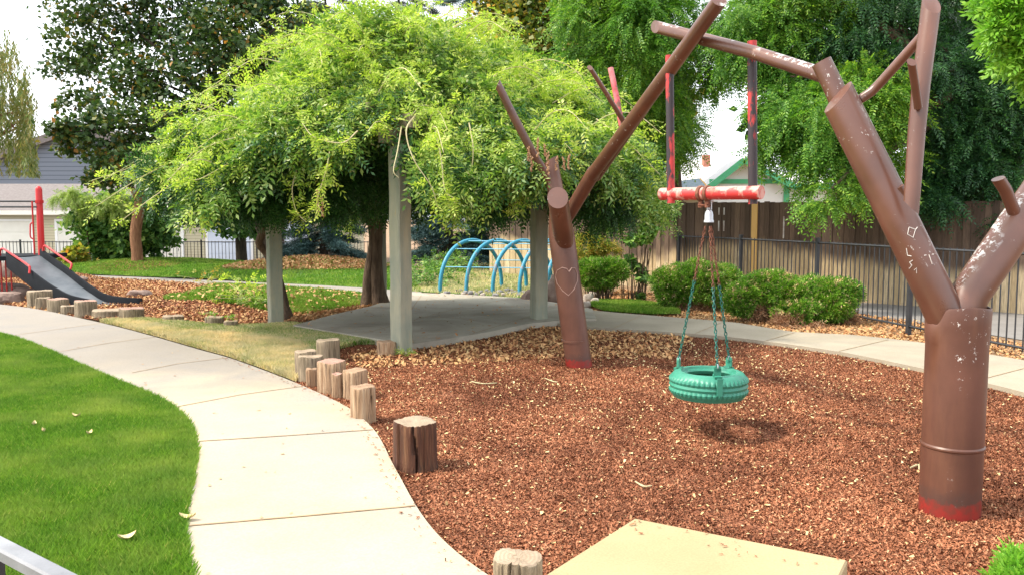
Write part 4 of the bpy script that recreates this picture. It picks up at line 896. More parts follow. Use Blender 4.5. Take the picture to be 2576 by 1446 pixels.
# whips: long shoots over the heap, some hanging in loops
WP = []
def whip(pts, r=.0085, leaf=8, side=.25):
    mb = MB(); c = curve(pts, 7); mb.tube(c, [r * (1 - .6 * i / len(c)) for i in range(len(c))], 6)
    for q in c[2:]:
        for _ in range(leaf // 4): WP.append(np.array(q) + rng.normal(0, .02, 3))
    mb.build('shoot', M['stem'], vine)
for (pts) in [[(470, 445, 9.4), (480, 400, 9.3), (540, 362, 9.3), (640, 335, 9.4)], [(470, 448, 9.4), (500, 452, 9.3), (560, 420, 9.2), (600, 395, 9.2)],
              [(1045, 290, 8.7), (1022, 330, 8.6), (1040, 400, 8.5), (1085, 470, 8.5), (1100, 520, 8.5)], [(1095, 330, 8.7), (1110, 400, 8.6), (1120, 480, 8.5), (1150, 505, 8.5), (1120, 520, 8.5)],
              [(1010, 320, 8.8), (1000, 380, 8.7), (990, 430, 8.6), (1003, 448, 8.6)], [(900, 330, 8.7), (860, 360, 8.7), (790, 345, 8.7), (760, 310, 8.8)],
              [(1330, 370, 9.2), (1400, 375, 9.0), (1450, 395, 8.9), (1420, 360, 8.9)], [(1290, 400, 9.0), (1310, 450, 8.9), (1300, 500, 8.9), (1290, 540, 8.9)],
              [(745, 430, 9.3), (735, 480, 9.2), (745, 530, 9.2), (770, 560, 9.2)], [(830, 380, 9.0), (820, 430, 8.9), (800, 500, 8.9), (810, 540, 8.9)],
              [(1560, 420, 10.5), (1600, 470, 10.3), (1640, 440, 10.2), (1620, 500, 10.2)], [(1500, 300, 10.3), (1570, 350, 10.1), (1620, 400, 10), (1660, 440, 10)],
              [(1180, 310, 8.9), (1190, 370, 8.8), (1185, 430, 8.8), (1165, 460, 8.8)], [(640, 300, 9.7), (560, 330, 9.5), (480, 390, 9.4), (430, 450, 9.4)],
              [(560, 250, 10.6), (470, 300, 10.4), (380, 380, 10.2), (250, 460, 10.1)], [(420, 360, 10.4), (330, 420, 10.2), (230, 455, 10.1)], [(450, 400, 10.0), (350, 450, 9.9), (240, 520, 9.9)], [(470, 440, 9.8), (380, 500, 9.7), (300, 560, 9.7)],
              [(880, 110, 11.6), (800, 90, 11.5), (700, 120, 11.4), (600, 160, 11.3), (560, 190, 11.2)], [(960, 60, 11.9), (850, 60, 11.8), (760, 80, 11.8)],
              [(1100, 50, 11.8), (1160, 20, 11.8), (1200, 60, 11.7), (1230, 120, 11.6)], [(1300, 170, 11.2), (1380, 150, 11), (1450, 180, 10.9), (1480, 230, 10.8)],
              [(720, 160, 11.2), (640, 150, 11.2), (560, 200, 11.1), (500, 240, 11.0)], [(1000, 45, 12), (1060, 5, 12), (1130, 10, 12)]]:
    whip([W(*p) for p in pts])
for i in range(72):                 # arching shoots all over the crown
    a = rng.uniform(-math.pi, math.pi); s = rng.uniform(.2, .98); r = s * float(RV(a)); x0, y0 = VC[0] + r * math.cos(a), VC[1] + r * math.sin(a); a2 = a + rng.normal(0, .7); ln = rng.uniform(.4, 1.1); p = []
    for t in (0, .33, .66, 1):
        xx, yy = x0 + math.cos(a2) * ln * t, y0 + math.sin(a2) * ln * t; p.append((xx, yy, float(vz(x0, y0)[0]) + .25 * math.sin(t * 2.6) * ln - (.25 * t * t * s * ln)))
    whip([Vector(q) for q in p], .007, 9)
P = np.array(WP); P = P[~(atpost(P[:, 0], P[:, 1]) & (P[:, 2] < 2.5))]; n = len(P); D = unit(rdir(n) + np.array([0, 0, -.1])); Nn = unit(np.array([0, 0, 1.0]) + rng.normal(0, .4, (n, 3))); Nn = unit(Nn - D * (Nn * D).sum(1)[:, None])
Vv, Ff = pinnate(P, D, Nn, .17 * rng.uniform(.5, 1.2, n), 4, .34, .12, .25); o = mk('foliage', Vv, Ff, M['vineyoung'], vine); o['label'] = 'leaves along the loose whips'
# twisting trunks
mb = MB(); b = G(940, 772)
for k, (du, r) in enumerate([(-10, .09), (8, .1), (20, .06)]):
    mb.tube(curve([W(940 + du * 1.6, 775, b.y), W(936 + du, 700, b.y), W(945 + du * .4, 600, b.y), W(938 + du * 1.3, 520, b.y), W(940 + du * 4, 420, b.y), W(930 + du * 9, 340, b.y)], 5), [r * 1.5, r * 1.35, r * 1.2] + [r] * 23, 12)
mb.tube(curve([W(940, 530, b.y), W(905, 480, b.y - .3), W(870, 420, b.y - .6)], 5), .035, 8)
smooth_by_angle(mb.build('trunk', M['bark'], vine))
mb = MB(); b2 = G(716, 806)
mb.tube(curve([W(724, 812, b2.y + .1), W(716, 760, b2.y + .15), W(700, 700, b2.y + .2), W(672, 640, b2.y + .2), W(652, 610, b2.y + .1), W(668, 560, b2.y), W(600, 540, b2.y - .2), W(560, 545, b2.y - .3)], 5), [.11, .1, .09, .08] + [.06] * 32, 10); smooth_by_angle(mb.build('trunk', M['bark'], vine))
# dry seed spikes
for i, (u, v, L) in enumerate([(800, 480, 70), (812, 500, 60), (1330, 372, 45), (1352, 350, 60), (1372, 365, 40), (1400, 395, 45), (1418, 398, 40), (1432, 392, 45), (1338, 395, 50), (1378, 385, 70)]):
    Y = 8.5 if u > 1000 else 9.0; mb = MB()
    for k in range(int(L / 3)):
        p = W(u + random.uniform(-3, 3), v + k * 3 * .8, Y); mb.ico(p, (.009, .009, .009), 0, jit=.3, seed=k)
    mb.build('seed_spike', M['deadbrush'], vine)

# ------------------------------------------------------------ blue arch climber
cb = W(1180, 740, 17.3); cl = empty('arch_climber', (cb.x, 17.3, 0), 'blue metal climber of round arches joined by thin rungs', 'climbing frame')
A0 = G(1107, 735); A1_ = G(1262, 722); sv = (G(1171, 742) - A0); sv = Vector((.55, -.12, 0)); spanv = A1_ - A0
for k in range(5):
    a = A0 + sv * k; bq = a + spanv; c = (a + bq) / 2; hgt = 1.06; pts = []
    for t in np.linspace(0, math.pi, 25): pts.append(c + (a - c) * math.cos(t) + Vector((0, 0, hgt * math.sin(t) ** .85)))
    pts = [Vector((a.x, a.y, -.1))] + pts + [Vector((bq.x, bq.y, -.1))]
    mb = MB(); mb.tube(pts, .042, 14); smooth_by_angle(mb.build('arch', M['blue'], cl))
for t in (.45, .95, 1.4, 2.0, 2.6):
    p = (A0 + A1_) / 2 - spanv / 2 * math.cos(t) + Vector((0, 0, 1.06 * math.sin(t) ** .85)); mb = MB(); mb.tube([p, p + sv * 4], .010, 8); mb.build('rung', M['lightblue'], cl)

# ------------------------------------------------------------ slide
lft = [(22, 646, 15.9), (50, 668, 15.6), (77, 689, 15.3), (118, 720, 15.0), (153, 742, 14.8), (182, 756, 14.6), (225, 766, 14.35), (251, 769, 14.25)]
rgt = [(100, 643, 16.3), (134, 668, 15.95), (168, 692, 15.6), (203, 720, 15.2), (230, 739, 14.95), (263, 758, 14.7), (311, 766, 14.45), (351, 768, 14.35)]
Lp = curve([W(*p) for p in lft], 4); Rp = curve([W(*p) for p in rgt], 4); n = len(Lp)
sld = empty('slide', (Rp[0].x, Rp[0].y, 0), 'dark wide plastic slide with red handrails, tall red post and platform', 'slide')
mb = MB(); V = []
for a, b in zip(Lp, Rp):
    for t in np.linspace(0, 1, 7): q = a.lerp(b, t); V.append(q - Vector((0, 0, .02 * math.sin(math.pi * t))))
for a, b in zip(Lp, Rp): V += [a - Vector((0, 0, .03)), b - Vector((0, 0, .03))]
Fc = [(i * 7 + j, i * 7 + j + 1, (i + 1) * 7 + j + 1, (i + 1) * 7 + j) for i in range(n - 1) for j in range(6)] + [(n * 7 + 2 * i, n * 7 + 2 * i + 2, n * 7 + 2 * i + 3, n * 7 + 2 * i + 1) for i in range(n - 1)]
mb.add(V, Fc); smooth_by_angle(mb.build('bed', M['slidebed'], sld))
def wall(Pl, other, h, low, th, m='slideplastic'):
    V = []; n = len(Pl)
    for p, q in zip(Pl, other):
        o = (p - q); o.z = 0; o.normalize()
        V += [p + Vector((0, 0, -low)), p + Vector((0, 0, h - .02)), p + Vector((0, 0, h)) + o * .012, p + Vector((0, 0, h)) + o * (th - .01), p + Vector((0, 0, h - .02)) + o * th, p + Vector((0, 0, -low)) + o * th]
        for k in range(-6, 0):
            v = V[k]
            if v.z < .0: V[k] = Vector((v.x, v.y, 0))
    mb = MB(); mb.add(V, [(i * 6 + j, i * 6 + (j + 1) % 6, (i + 1) * 6 + (j + 1) % 6, (i + 1) * 6 + j) for i in range(n - 1) for j in range(6)] + [tuple(range(6)), tuple((n - 1) * 6 + j for j in range(6))])
    return smooth_by_angle(mb.build('side_wall', M[m], sld))
wall(Rp, Lp, .13, .06, .05); wall(Lp[:-3], Rp[:-3], .1, .2, .05)
for pts in ([(108, 632, 16.2), (111, 620, 16.2), (118, 621, 16.1), (144, 639, 15.9), (176, 661, 15.6), (180, 667, 15.55), (177, 678, 15.5)], [(0, 645, 16.1), (1, 632, 16.05), (8, 626, 16.0), (36, 644, 15.6), (70, 667, 15.25), (75, 674, 15.2), (74, 688, 15.15)]):
    mb = MB(); mb.tube(curve([W(*p) for p in pts], 4), .02, 10); smooth_by_angle(mb.build('handrail', M['red'], sld))
pt = W(96, 470, 16.55); gx0 = W(105, 640, 16.55)
mb = MB(); mb.tube([(gx0.x, 16.55, -.1), (gx0.x, 16.55, pt.z - .06), (gx0.x, 16.55, pt.z - .02), (gx0.x, 16.55, pt.z + .01)], [.062, .062, .05, .02], 20); smooth_by_angle(mb.build('post', M['red'], sld), 60)
zc = W(98, 508, 16.55).z; mb = MB(); mb.tube([(gx0.x, 16.55, zc - .03), (gx0.x, 16.55, zc + .03)], .078, 20); smooth_by_angle(mb.build('collar', M['red'], sld))
for v in (507, 521):
    z = W(98, v, 16.5).z; mb = MB(); mb.tube([(gx0.x - .02, 16.5, z), (gx0.x - 2.2, 16.5, z)], .018, 10); mb.build('guard_rail', M['blackmetal'], sld)
q0, q1 = W(81, 507, 16.4), W(87, 641, 16.4); mb = MB(); mb.tube([q1, (q1.x, 16.4, q0.z)], .016, 10)
mb.tube(curve([W(85, 560, 16.4), W(77, 564, 16.4), W(76, 580, 16.4), W(77, 597, 16.4), (W(86, 603, 16.4))], 5), .014, 8); smooth_by_angle(mb.build('grab_handle', M['red'], sld))
dk = Rp[0].z - .02; mb = MB(); cx = (Lp[0].x + Rp[0].x) / 2 - .45
mb.add([Lp[0] + Vector((-.02, 0, 0)), Rp[0], Rp[0] + Vector((-.1, 1.2, 0)), Lp[0] + Vector((-1.4, 1.2, 0)), Lp[0] + Vector((-1.4, 0, 0))] + [p + Vector((0, 0, -.08)) for p in [Lp[0] + Vector((-.02, 0, 0)), Rp[0], Rp[0] + Vector((-.1, 1.2, 0)), Lp[0] + Vector((-1.4, 1.2, 0)), Lp[0] + Vector((-1.4, 0, 0))]], [(0, 1, 2, 3, 4)] + [(i, (i + 1) % 5, 5 + (i + 1) % 5, 5 + i) for i in range(5)] + [(9, 8, 7, 6, 5)])
mb.build('deck', M['slideplastic'], sld)
for i, u in enumerate((-14, 2, 14, 27)):
    p = W(u, 665, 16.3); mb = MB(); mb.tube([(p.x, 16.3, 0), (p.x, 16.3, dk - .05)], .014, 8); mb.build('support_bar', M['red'], sld)

# ------------------------------------------------------------ rocks
def rock(u, v, w_, h_, m, label, seed, cat='rock', group=None, d_=None):
    p = G(u, v); r = w_ / 2 * px(p.y); hh = h_ * px(p.y); mb = MB(); mb.ico((p.x, p.y, hh * .35), (r, d_ or r * .75, hh * .62), 2, jit=.12, seed=seed)
    o = mb.build('boulder' if w_ > 45 else 'cobble', M[m], origin=(p.x, p.y, 0)); smooth_by_angle(o, 32); return tag(o, label, cat, group)
rock(22, 741, 92, 30, 'rock', 'flat reddish boulder behind the left row of logs', 1); rock(14, 762, 78, 30, 'rock', 'lowest red brown boulder touching the path at the left edge', 2)
rock(52, 745, 55, 22, 'rock', 'smaller boulder wedged beside the tallest log of the slide row', 3); rock(196, 722 - 10, 48, 16, 'rock', 'dark low rock behind the slide', 4); rock(350, 745, 55, 17, 'rock', 'brown rock beyond the end of the slide', 44)
rock(1342, 762, 66, 34, 'rock', 'dark angular boulder left of the right arbor post', 5); rock(1398, 764, 50, 70, 'rock', 'tall dark slab of rock behind the leaning pipe trunk', 6); rock(1100, 652, 120, 20, 'rock', 'long dark edging rock beyond the vine', 8); rock(0, 700, 90, 40, 'rock', 'dark bank of rock under the platform', 9)
for i in range(26):
    u = 1115 + i * 8.3 + rng.uniform(-3, 3); rock(u, 741 + rng.uniform(-7, 5), rng.uniform(9, 18), rng.uniform(6, 11), ('greyrock', 'palerock')[i % 3 == 0], ('dark grey river cobble under the blue climber', 'pale river cobble under the blue climber')[i % 3 == 0], 20 + i, 'cobble', ('dark cobbles edging the climber', 'pale cobbles edging the climber')[i % 3 == 0])
for i, (u, v, w_, h_, lab) in enumerate([(1480, 757, 26, 20, 'pale round cobble nearest the leaning pipe trunk'), (1497, 762, 22, 14, 'low pale cobble right of the leaning trunk'), (1476, 770, 20, 14, 'lowest pale cobble by the leaning trunk'), (1492, 748, 24, 15, 'tan cobble at the back by the clipped ball shrub')]):
    rock(u, v, w_, h_, 'palerock', lab, 60 + i, 'cobble')

# ------------------------------------------------------------ metal fences
def metal_fence(name, posts, h, label, z=None, barstep=.115, seg=.012, group=None):
    b = posts[0]; root = empty(name, (b.x, b.y, float(H(b.x, b.y))), label, 'metal fence', group)
    for i, p in enumerate(posts):
        zz = float(H(p.x, p.y)); mb = MB(); mb.box((p.x, p.y, zz + h / 2 - .05), (.055, .055, h + .1), .3); mb.box((p.x, p.y, zz + h + .012), (.065, .065, .02), .3); mb.build('post', M['blackmetal'], root)
    for a, b in zip(posts[:-1], posts[1:]):
        d = b - a; L = d.length; rz = math.atan2(d.y, d.x); n = int(L / barstep); mb = MB()
        za, zb = float(H(a.x, a.y)), float(H(b.x, b.y))
        for hz_ in (.09, h - .06):
            mb.tube([Vector((a.x, a.y, za + hz_)), Vector((b.x, b.y, zb + hz_))], .016, 4)
        for k in range(1, n):
            q = a.lerp(b, k / n); zz = za + (zb - za) * k / n; mb.box((q.x, q.y, zz + h / 2 + .01), (seg, seg, h - .08), rz)
        mb.build('panel', M['blackmetal'], root)
    return root
pr = [Vector((3.05, 20.6)), Vector((3.64, 18.2)), Vector((4.33, 15.8)), Vector((4.94, 13.5)), Vector((5.36, 11.2)), Vector((5.82, 8.95)), Vector((6.3, 6.8))]
metal_fence('metal_fence', pr, 1.2, 'black bar fence in front of the tall wooden fence')
pl = []
for u in (-236, -89, 58, 205, 352, 499, 637, 780, 925): pl.append(Vector(((u - CU) / F * 30, 30.0 + (u - 200) * .001)))
metal_fence('metal_fence', pl, .95, 'thin black bar fence in front of the garages', barstep=.12, seg=.016)
pf = [Vector(((u - CU) / F * 27, 27.0)) for u in (1000, 1120, 1240, 1400)]
metal_fence('metal_fence', pf, 1.0, 'short dark fence behind the blue climber', barstep=.14, seg=.02)

# ------------------------------------------------------------ wooden fence
wf0, wf1 = Vector((-.6, 22.6)), Vector((9.4, 12.6))
wf = empty('wooden_fence', (wf0.x, wf0.y, 0), 'tall weathered brown board fence behind the black bar fence', 'wooden fence')
def fpt(u):                                     # where the sight line u crosses the fence line
    k = (u - CU) / F; d = wf1 - wf0; t = (k * wf0.y - wf0.x) / (d.x - k * d.y); return t
ds = wf1 - wf0; L = ds.length; rz = math.atan2(ds.y, ds.x); n = int(L / .108); mb = MB()
for k in range(n):
    t = (k + .5) / n; p = wf0.lerp(wf1, t); h = (1.93 - .13 * t) + rng.uniform(-.012, .012); dd = .01 if k % 2 else -.004; nrm = Vector((-ds.y, ds.x)).normalized()
    mb.box((p.x + nrm.x * dd, p.y + nrm.y * dd, h / 2 - .02), (.116 - rng.uniform(0, .005), .018, h + .04), rz, tilt=(rng.uniform(-.004, .004), 'Y'))
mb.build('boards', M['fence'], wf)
for zz in (.35, 1.5):
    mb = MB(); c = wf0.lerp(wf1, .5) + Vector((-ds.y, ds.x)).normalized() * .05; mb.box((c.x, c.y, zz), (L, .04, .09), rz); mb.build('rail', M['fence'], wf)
nrm = Vector((-ds.y, ds.x)).normalized()
t = fpt(1898); p = wf0.lerp(wf1, t) - nrm * .03; mb = MB(); mb.box((p.x, p.y, .93), (.13, .02, 1.82), rz); o = mb.build('board', M['newboard'], wf); o['label'] = 'single new yellow board'
for u, v0, v1 in ((1808, 523, 541), (1821, 523, 541), (1808, 556, 582), (1821, 556, 582), (1971, 545, 600)):  # thin white upright strokes set on the board faces
    t = fpt(u); p = wf0.lerp(wf1, t) - nrm * .022; a = W(u, v1, p.y).z; b = W(u, v0, p.y).z; mb = MB(); mb.box((p.x, p.y, (a + b) / 2), (.028, .006, b - a), rz); o = mb.build('white_stroke', M['mark'], wf); o['label'] = 'short white vertical mark'

# ------------------------------------------------------------ buildings
def quadbox(mb, x0, x1, y0, y1, z0, z1): mb.box(((x0 + x1) / 2, (y0 + y1) / 2, (z0 + z1) / 2), (x1 - x0, y1 - y0, z1 - z0))
def XU(u, Y): return (u - CU) / F * Y
gy = 40.0; gz = -.67
gar = empty('garage_row', (XU(300, gy), gy, gz), 'long low beige sided garage row with wide white doors and brown roof', 'garage')
mb = MB(); quadbox(mb, XU(-350, gy), XU(860, gy), gy, gy + 6, gz - .3, 1.76); mb.build('wall', M['siding'], gar)
mb = MB(); xa, xb = XU(-380, gy), XU(890, gy); zt = W(0, 463, gy + 3.6).z
mb.add([(xa, gy - .45, 1.82), (xb, gy - .45, 1.82), (xb, gy + 3.6, zt), (xa, gy + 3.6, zt), (xb, gy + 7, 1.8), (xa, gy + 7, 1.8), (xa, gy - .45, 1.76), (xb, gy - .45, 1.76), (xb, gy + 3.6, zt - .1), (xa, gy + 3.6, zt - .1)], [(0, 1, 2, 3), (3, 2, 4, 5), (6, 7, 1, 0), (7, 6, 9, 8), (1, 7, 8, 2), (0, 3, 9, 6)])
mb.build('roof', M['roof_brown'], gar)
mb = MB(); quadbox(mb, xa, xb, gy - .50, gy - .455, 1.66, 1.86); mb.build('gutter', M['whitedoor'], gar)
for (u0, u1, m, lab) in ((-240, 86, 'whitedoor', 'cream door behind the slide'), (143, 464, 'whitedoor', 'cream door behind the bush'), (520, 638, 'bluedoor', 'bluish white door'), (690, 790, 'bluedoor', 'bluish white door seen past the left arbor post')):
    x0, x1 = XU(u0, gy), XU(u1, gy); zt_ = W(0, 557, gy).z; mb = MB(); dv = (zt_ - gz - .0) / 4
    for k in range(4): quadbox(mb, x0 + .1, x1 - .1, gy - .05, gy + .02, gz + k * dv, gz + (k + 1) * dv - .025)
    quadbox(mb, x0 + .1, x1 - .1, gy - .02, gy + .03, gz, zt_); o = mb.build('door', M[m], gar); o['label'] = lab
    mb = MB(); quadbox(mb, x0 - .02, x0 + .1, gy - .07, gy + .03, gz, zt_ + .1); quadbox(mb, x1 - .1, x1 + .02, gy - .07, gy + .03, gz, zt_ + .1); quadbox(mb, x0 + .1, x1 - .1, gy - .07, gy + .03, zt_, zt_ + .1); mb.build('frame', M['white'], o)
mb = MB(); quadbox(mb, xa + .3, xb - .3, gy - .03, gy + .02, gz - .3, gz + .12)
# grey blue gabled house beyond
hy = 54.0; hh = empty('house', (XU(150, hy), hy, -.7), 'blue grey sided gabled house above the garage roof', 'house')
def gable(name, root, u0, v0, u1, v1, ua, va, Y, dep, mw, zb):
    a, b, c = W(u0, v0, Y), W(u1, v1, Y), W(ua, va, Y); mb = MB()
    V = [Vector((a.x, Y, zb)), Vector((b.x, Y, zb)), b, c, a]; V2 = [v + Vector((0, dep, 0)) for v in V]
    mb.add(V + V2, [(0, 1, 2, 3, 4), (9, 8, 7, 6, 5), (0, 4, 9, 5), (1, 6, 7, 2)]); mb.build(name, M[mw], root); return a, b, c
def gableroof(root, a, b, c, dep, mr, mt, th=.18, over=.5, name='roof'):
    for p, q in ((a, c), (c, b)):
        d = (q - p).normalized(); up = Vector((-d.z, 0, d.x)); 
        p2 = p - d * (over if p is a else 0); q2 = q + d * (over if q is b else 0); mb = MB()
        y0 = Vector((0, -over, 0)); y1 = Vector((0, dep + over, 0)); V = [p2 + y0, q2 + y0, q2 + y1, p2 + y1]; V += [v + up * th for v in V]
        mb.add(V, [(0, 3, 2, 1), (4, 5, 6, 7), (0, 1, 5, 4), (1, 2, 6, 5), (2, 3, 7, 6), (3, 0, 4, 7)]); o = mb.build(name, M[mr], root)
        mb = MB(); V = [p2 + y0 + Vector((0, -.05, 0)), q2 + y0 + Vector((0, -.05, 0))]; V = [v - up * .12 for v in V] + [v + up * (th + .02) for v in V[::-1]]; V += [v + Vector((0, .045, 0)) for v in V]
        mb.add(V, [(0, 1, 2, 3), (7, 6, 5, 4), (0, 4, 5, 1), (1, 5, 6, 2), (2, 6, 7, 3), (3, 7, 4, 0)]); mb.build('trim', M[mt], o)
a, b, c = gable('wall', hh, -220, 480, 560, 470, 210, 325, hy, 12, 'bluesiding', -.7); gableroof(hh, a, b, c, 12, 'roof_brown', 'roof_brown', .35)
hb = empty('house', (XU(0, 60), 60, -.7), 'brown roofed house glimpsed behind the willow at the left edge', 'house')
mb = MB(); a1, b1 = W(-300, 410, 64), W(120, 352, 68); quadbox(mb, XU(-300, 64), XU(60, 64), 64, 72, -.7, a1.z); mb.build('wall', M['siding'], hb)
mb = MB(); x0, x1, x2, x3 = XU(-320, 63), XU(80, 63), XU(60, 68), XU(-280, 68); mb.add([(x0, 63, a1.z), (x1, 63, a1.z), (x2, 68, b1.z), (x3, 68, b1.z), (x1, 73, a1.z), (x0, 73, a1.z)], [(0, 1, 2, 3), (3, 2, 4, 5), (1, 4, 2), (0, 3, 5)]); mb.build('roof', M['roof_brown'], hb)
# white house with green trim behind the wooden fence
wy = 34.0; wh = empty('house', (XU(1865, wy), wy, 0), 'white gabled house with green trim above the wooden fence', 'house')
a, b, c = gable('wall', wh, 1790, 464, 1978, 464, 1866, 405, wy, 9, 'white', 0); gableroof(wh, a, b, c, 9, 'roof_pale', 'green', .1, .35)
mb = MB(); zt_ = W(0, 458, wy).z; quadbox(mb, a.x - .1, b.x + .1, wy - .06, wy - .01, zt_ - .08, zt_ + .1); mb.build('trim', M['green'], wh)
mb = MB(); quadbox(mb, b.x - .1, b.x + .12, wy - .07, wy, 0, zt_ - .08); mb.build('trim', M['green'], wh)
mb = MB(); z2 = W(0, 474, wy).z; quadbox(mb, b.x + .12, XU(2560, wy), wy + .02, wy + 8, 0, z2); mb.build('wall', M['white'], wh)
mb = MB(); quadbox(mb, b.x + .12, XU(2600, wy), wy - .3, wy - .25, z2 - .05, z2 + .16); mb.build('trim', M['green'], wh)
z3 = W(0, 440, wy + 4).z
mb = MB(); x0, x1 = b.x + .12, XU(2600, wy); mb.add([(x0, wy - .25, z2 + .05), (x1, wy - .25, z2 + .05), (x1, wy + 4, z3), (x0, wy + 4, z3), (x1, wy + 9, z2), (x0, wy + 9, z2)], [(0, 1, 2, 3), (3, 2, 4, 5), (1, 4, 2), (0, 3, 5)]); mb.build('roof', M['roof_pale'], wh)
sy = 30.0; sh = empty('shed', (XU(1690, sy), sy, 0), 'low shed with slate blue roof behind the wooden fence', 'shed')
mb = MB(); zt_ = W(0, 503, sy).z; quadbox(mb, XU(1600, sy), XU(1790, sy), sy, sy + 4, 0, zt_); mb.build('wall', M['siding'], sh)
mb = MB(); p = [W(1590, 507, sy - .3), W(1795, 490, sy - .3), W(1758, 449, sy + 2.6), W(1600, 470, sy + 2.6)]; mb.add(p + [v - Vector((0, 0, .12)) for v in p], [(0, 1, 2, 3), (7, 6, 5, 4), (0, 4, 5, 1), (1, 5, 6, 2), (2, 6, 7, 3), (3, 7, 4, 0)]); o = mb.build('roof', M['roof_slate'], sh)
mb = MB(); mb.tube([p[1] + Vector((.05, 0, -.05)), p[2] + Vector((.05, 0, -.05))], .07, 4); mb.build('trim', M['newboard'], o)
py_ = 48.0; ph = empty('house', (XU(1800, py_), py_, 0), 'far pale roofed house with a small brick chimney', 'house')
mb = MB(); zr = W(0, 455, py_).z; quadbox(mb, XU(1700, py_), XU(1850, py_), py_, py_ + 6, 0, zr); mb.build('wall', M['white'], ph)
mb = MB(); zq = W(0, 404, py_ + 3).z; x0, x1 = XU(1690, py_), XU(1860, py_); mb.add([(x0, py_ - .4, zr), (x1, py_ - .4, zr), (x1 - 1, py_ + 3, zq), (x0 + 1, py_ + 3, zq), (x1, py_ + 6, zr), (x0, py_ + 6, zr)], [(0, 1, 2, 3), (3, 2, 4, 5), (1, 4, 2), (0, 3, 5)]); o = mb.build('roof', M['roof_pale'], ph)
mb = MB(); cx = XU(1772, py_ + 2); quadbox(mb, cx - .2, cx + .2, py_ + 1.8, py_ + 2.3, zr, W(0, 391, py_ + 2).z); mb.build('chimney', M['brick'], o)
# small pale nest box hung in the far tree
nb = W(1709, 362, 19); mb = MB(); quadbox(mb, nb.x - .1, nb.x + .1, 18.9, 19.1, nb.z - .12, nb.z + .12); mb.add([(nb.x - .13, 18.85, nb.z + .12), (nb.x + .13, 18.85, nb.z + .12), (nb.x + .13, 19.15, nb.z + .2), (nb.x - .13, 19.15, nb.z + .2)], [(0, 1, 2, 3)])
tag(mb.build('nest_box', M['galv'], origin=nb), 'small grey box fixed to a limb beyond the swing', 'nest box')

# ------------------------------------------------------------ trees
def tree(name, label, clumps, n, kind, size, m, trunk=None, tr=.15, nl=10, bark='bark', extra=None, shell=.45, seed=1, cat='tree'):
    if trunk: b, t = trunk
    else: b = None
    root = empty(name, (b[0], b[1], float(H(b[0], b[1]))), label, cat)
    V, Fq = crown(clumps, n, kind, size, shell); mk('crown', V, Fq, M[m], root)
    if extra:
        for e in extra: V, Fq = crown(*e[:4], e[5] if len(e) > 5 else .45); mk('crown', V, Fq, M[e[4]], root)
    mb = MB(); limbs(mb, (b[0], b[1], float(H(b[0], b[1])) - .1), t, clumps, tr, nl, seed); smooth_by_angle(mb.build('trunk', M[bark], root)); return root
# big dark maple at the left
c = [(250, 60, 24, 130, 90), (180, 150, 23, 80, 70), (420, 50, 24, 150, 110), (560, 110, 23, 140, 110), (350, 200, 22.5, 120, 90), (500, 230, 22.5, 130, 90), (200, 260, 22, 70, 45), (620, 30, 24, 120, 80), (180, 350, 20.5, 55, 60), (260, 340, 21, 100, 90), (380, 330, 21.5, 110, 90), (300, 430, 20.5, 80, 60), (235, 430, 20.5, 50, 40), (380, 430, 20.5, 70, 70), (640, 170, 23, 90, 80), (300, -60, 24, 180, 80), (560, -70, 25, 200, 90), (720, 40, 24, 80, 70)]
b = G(430, 675); tree('maple_tree', 'big dark green maple with sky showing through, left of the vine', c, 26000, 'broad', .14, 'maple', ((XU(700, 24.6), 24.6), W(520, 250, 23)), .2, 26, 'darkbark', shell=.3)
b = G(346, 670); rt = empty('tree_trunk_pruned', (b.x, b.y, 0), 'tree with reddish brown trunk in a mulch ring before the bush', 'tree')
rt.name = 'small_tree'
mb = MB(); Yb = 25.2; tb = W(346, 672, Yb); zz = float(H(tb.x, Yb)); mb.tube(curve([(tb.x, Yb, -.1), W(345, 640, Yb), W(341, 590, Yb), W(349, 530, Yb), W(352, 500, Yb), W(362, 430, Yb)], 5), [.27, .22, .19, .175, .17] + [.16] * 21, 16)
mb.tube(curve([W(350, 520, Yb), W(330, 470, Yb), W(300, 430, Yb)], 4), .08, 8); mb.tube(curve([W(352, 500, Yb), W(390, 450, Yb), W(430, 400, Yb)], 4), .08, 8); rt.location = (tb.x, Yb, 0); smooth_by_angle(mb.build('trunk', M['redbark'], rt))
V, Fq = crown([(350, 420, 25.2, 80, 50), (420, 400, 25.4, 70, 50), (290, 430, 25.1, 60, 40)], 4200, 'broad', .19, .3); mk('crown', V, Fq, M['maple'], rt)
c = [(280, 560, 26.9, 90, 75), (220, 535, 26.7, 50, 50), (330, 590, 26.9, 80, 65), (400, 590, 26.8, 45, 60), (250, 610, 26.6, 60, 40), (300, 640, 26.7, 60, 22), (380, 540, 26.9, 45, 55)]
tree('large_bush', 'large rounded green bush behind the reddish trunk', c, 15000, 'broad', .16, 'bush', ((XU(300, 26.9), 26.9), W(300, 580, 26.9)), .08, 10, shell=.3, cat='bush')
c = [(170, 480, 26, 40, 14), (200, 500, 26, 40, 20), (160, 495, 26, 35, 10), (190, 540, 26, 30, 12), (250, 500, 26, 45, 25), (290, 515, 26, 60, 25)]
tree('wispy_shrub', 'pale wispy shoots standing left of the large bush', c, 1700, 'pinnate', .25, 'paleleaf', ((XU(230, 26), 26), W(215, 530, 26)), .02, 6, cat='shrub')
c = [(615, 470, 27, 80, 60), (560, 500, 27, 60, 50), (680, 500, 27, 60, 50), (600, 560, 26.6, 55, 35), (650, 560, 26.6, 40, 40), (520, 540, 26.6, 40, 25)]
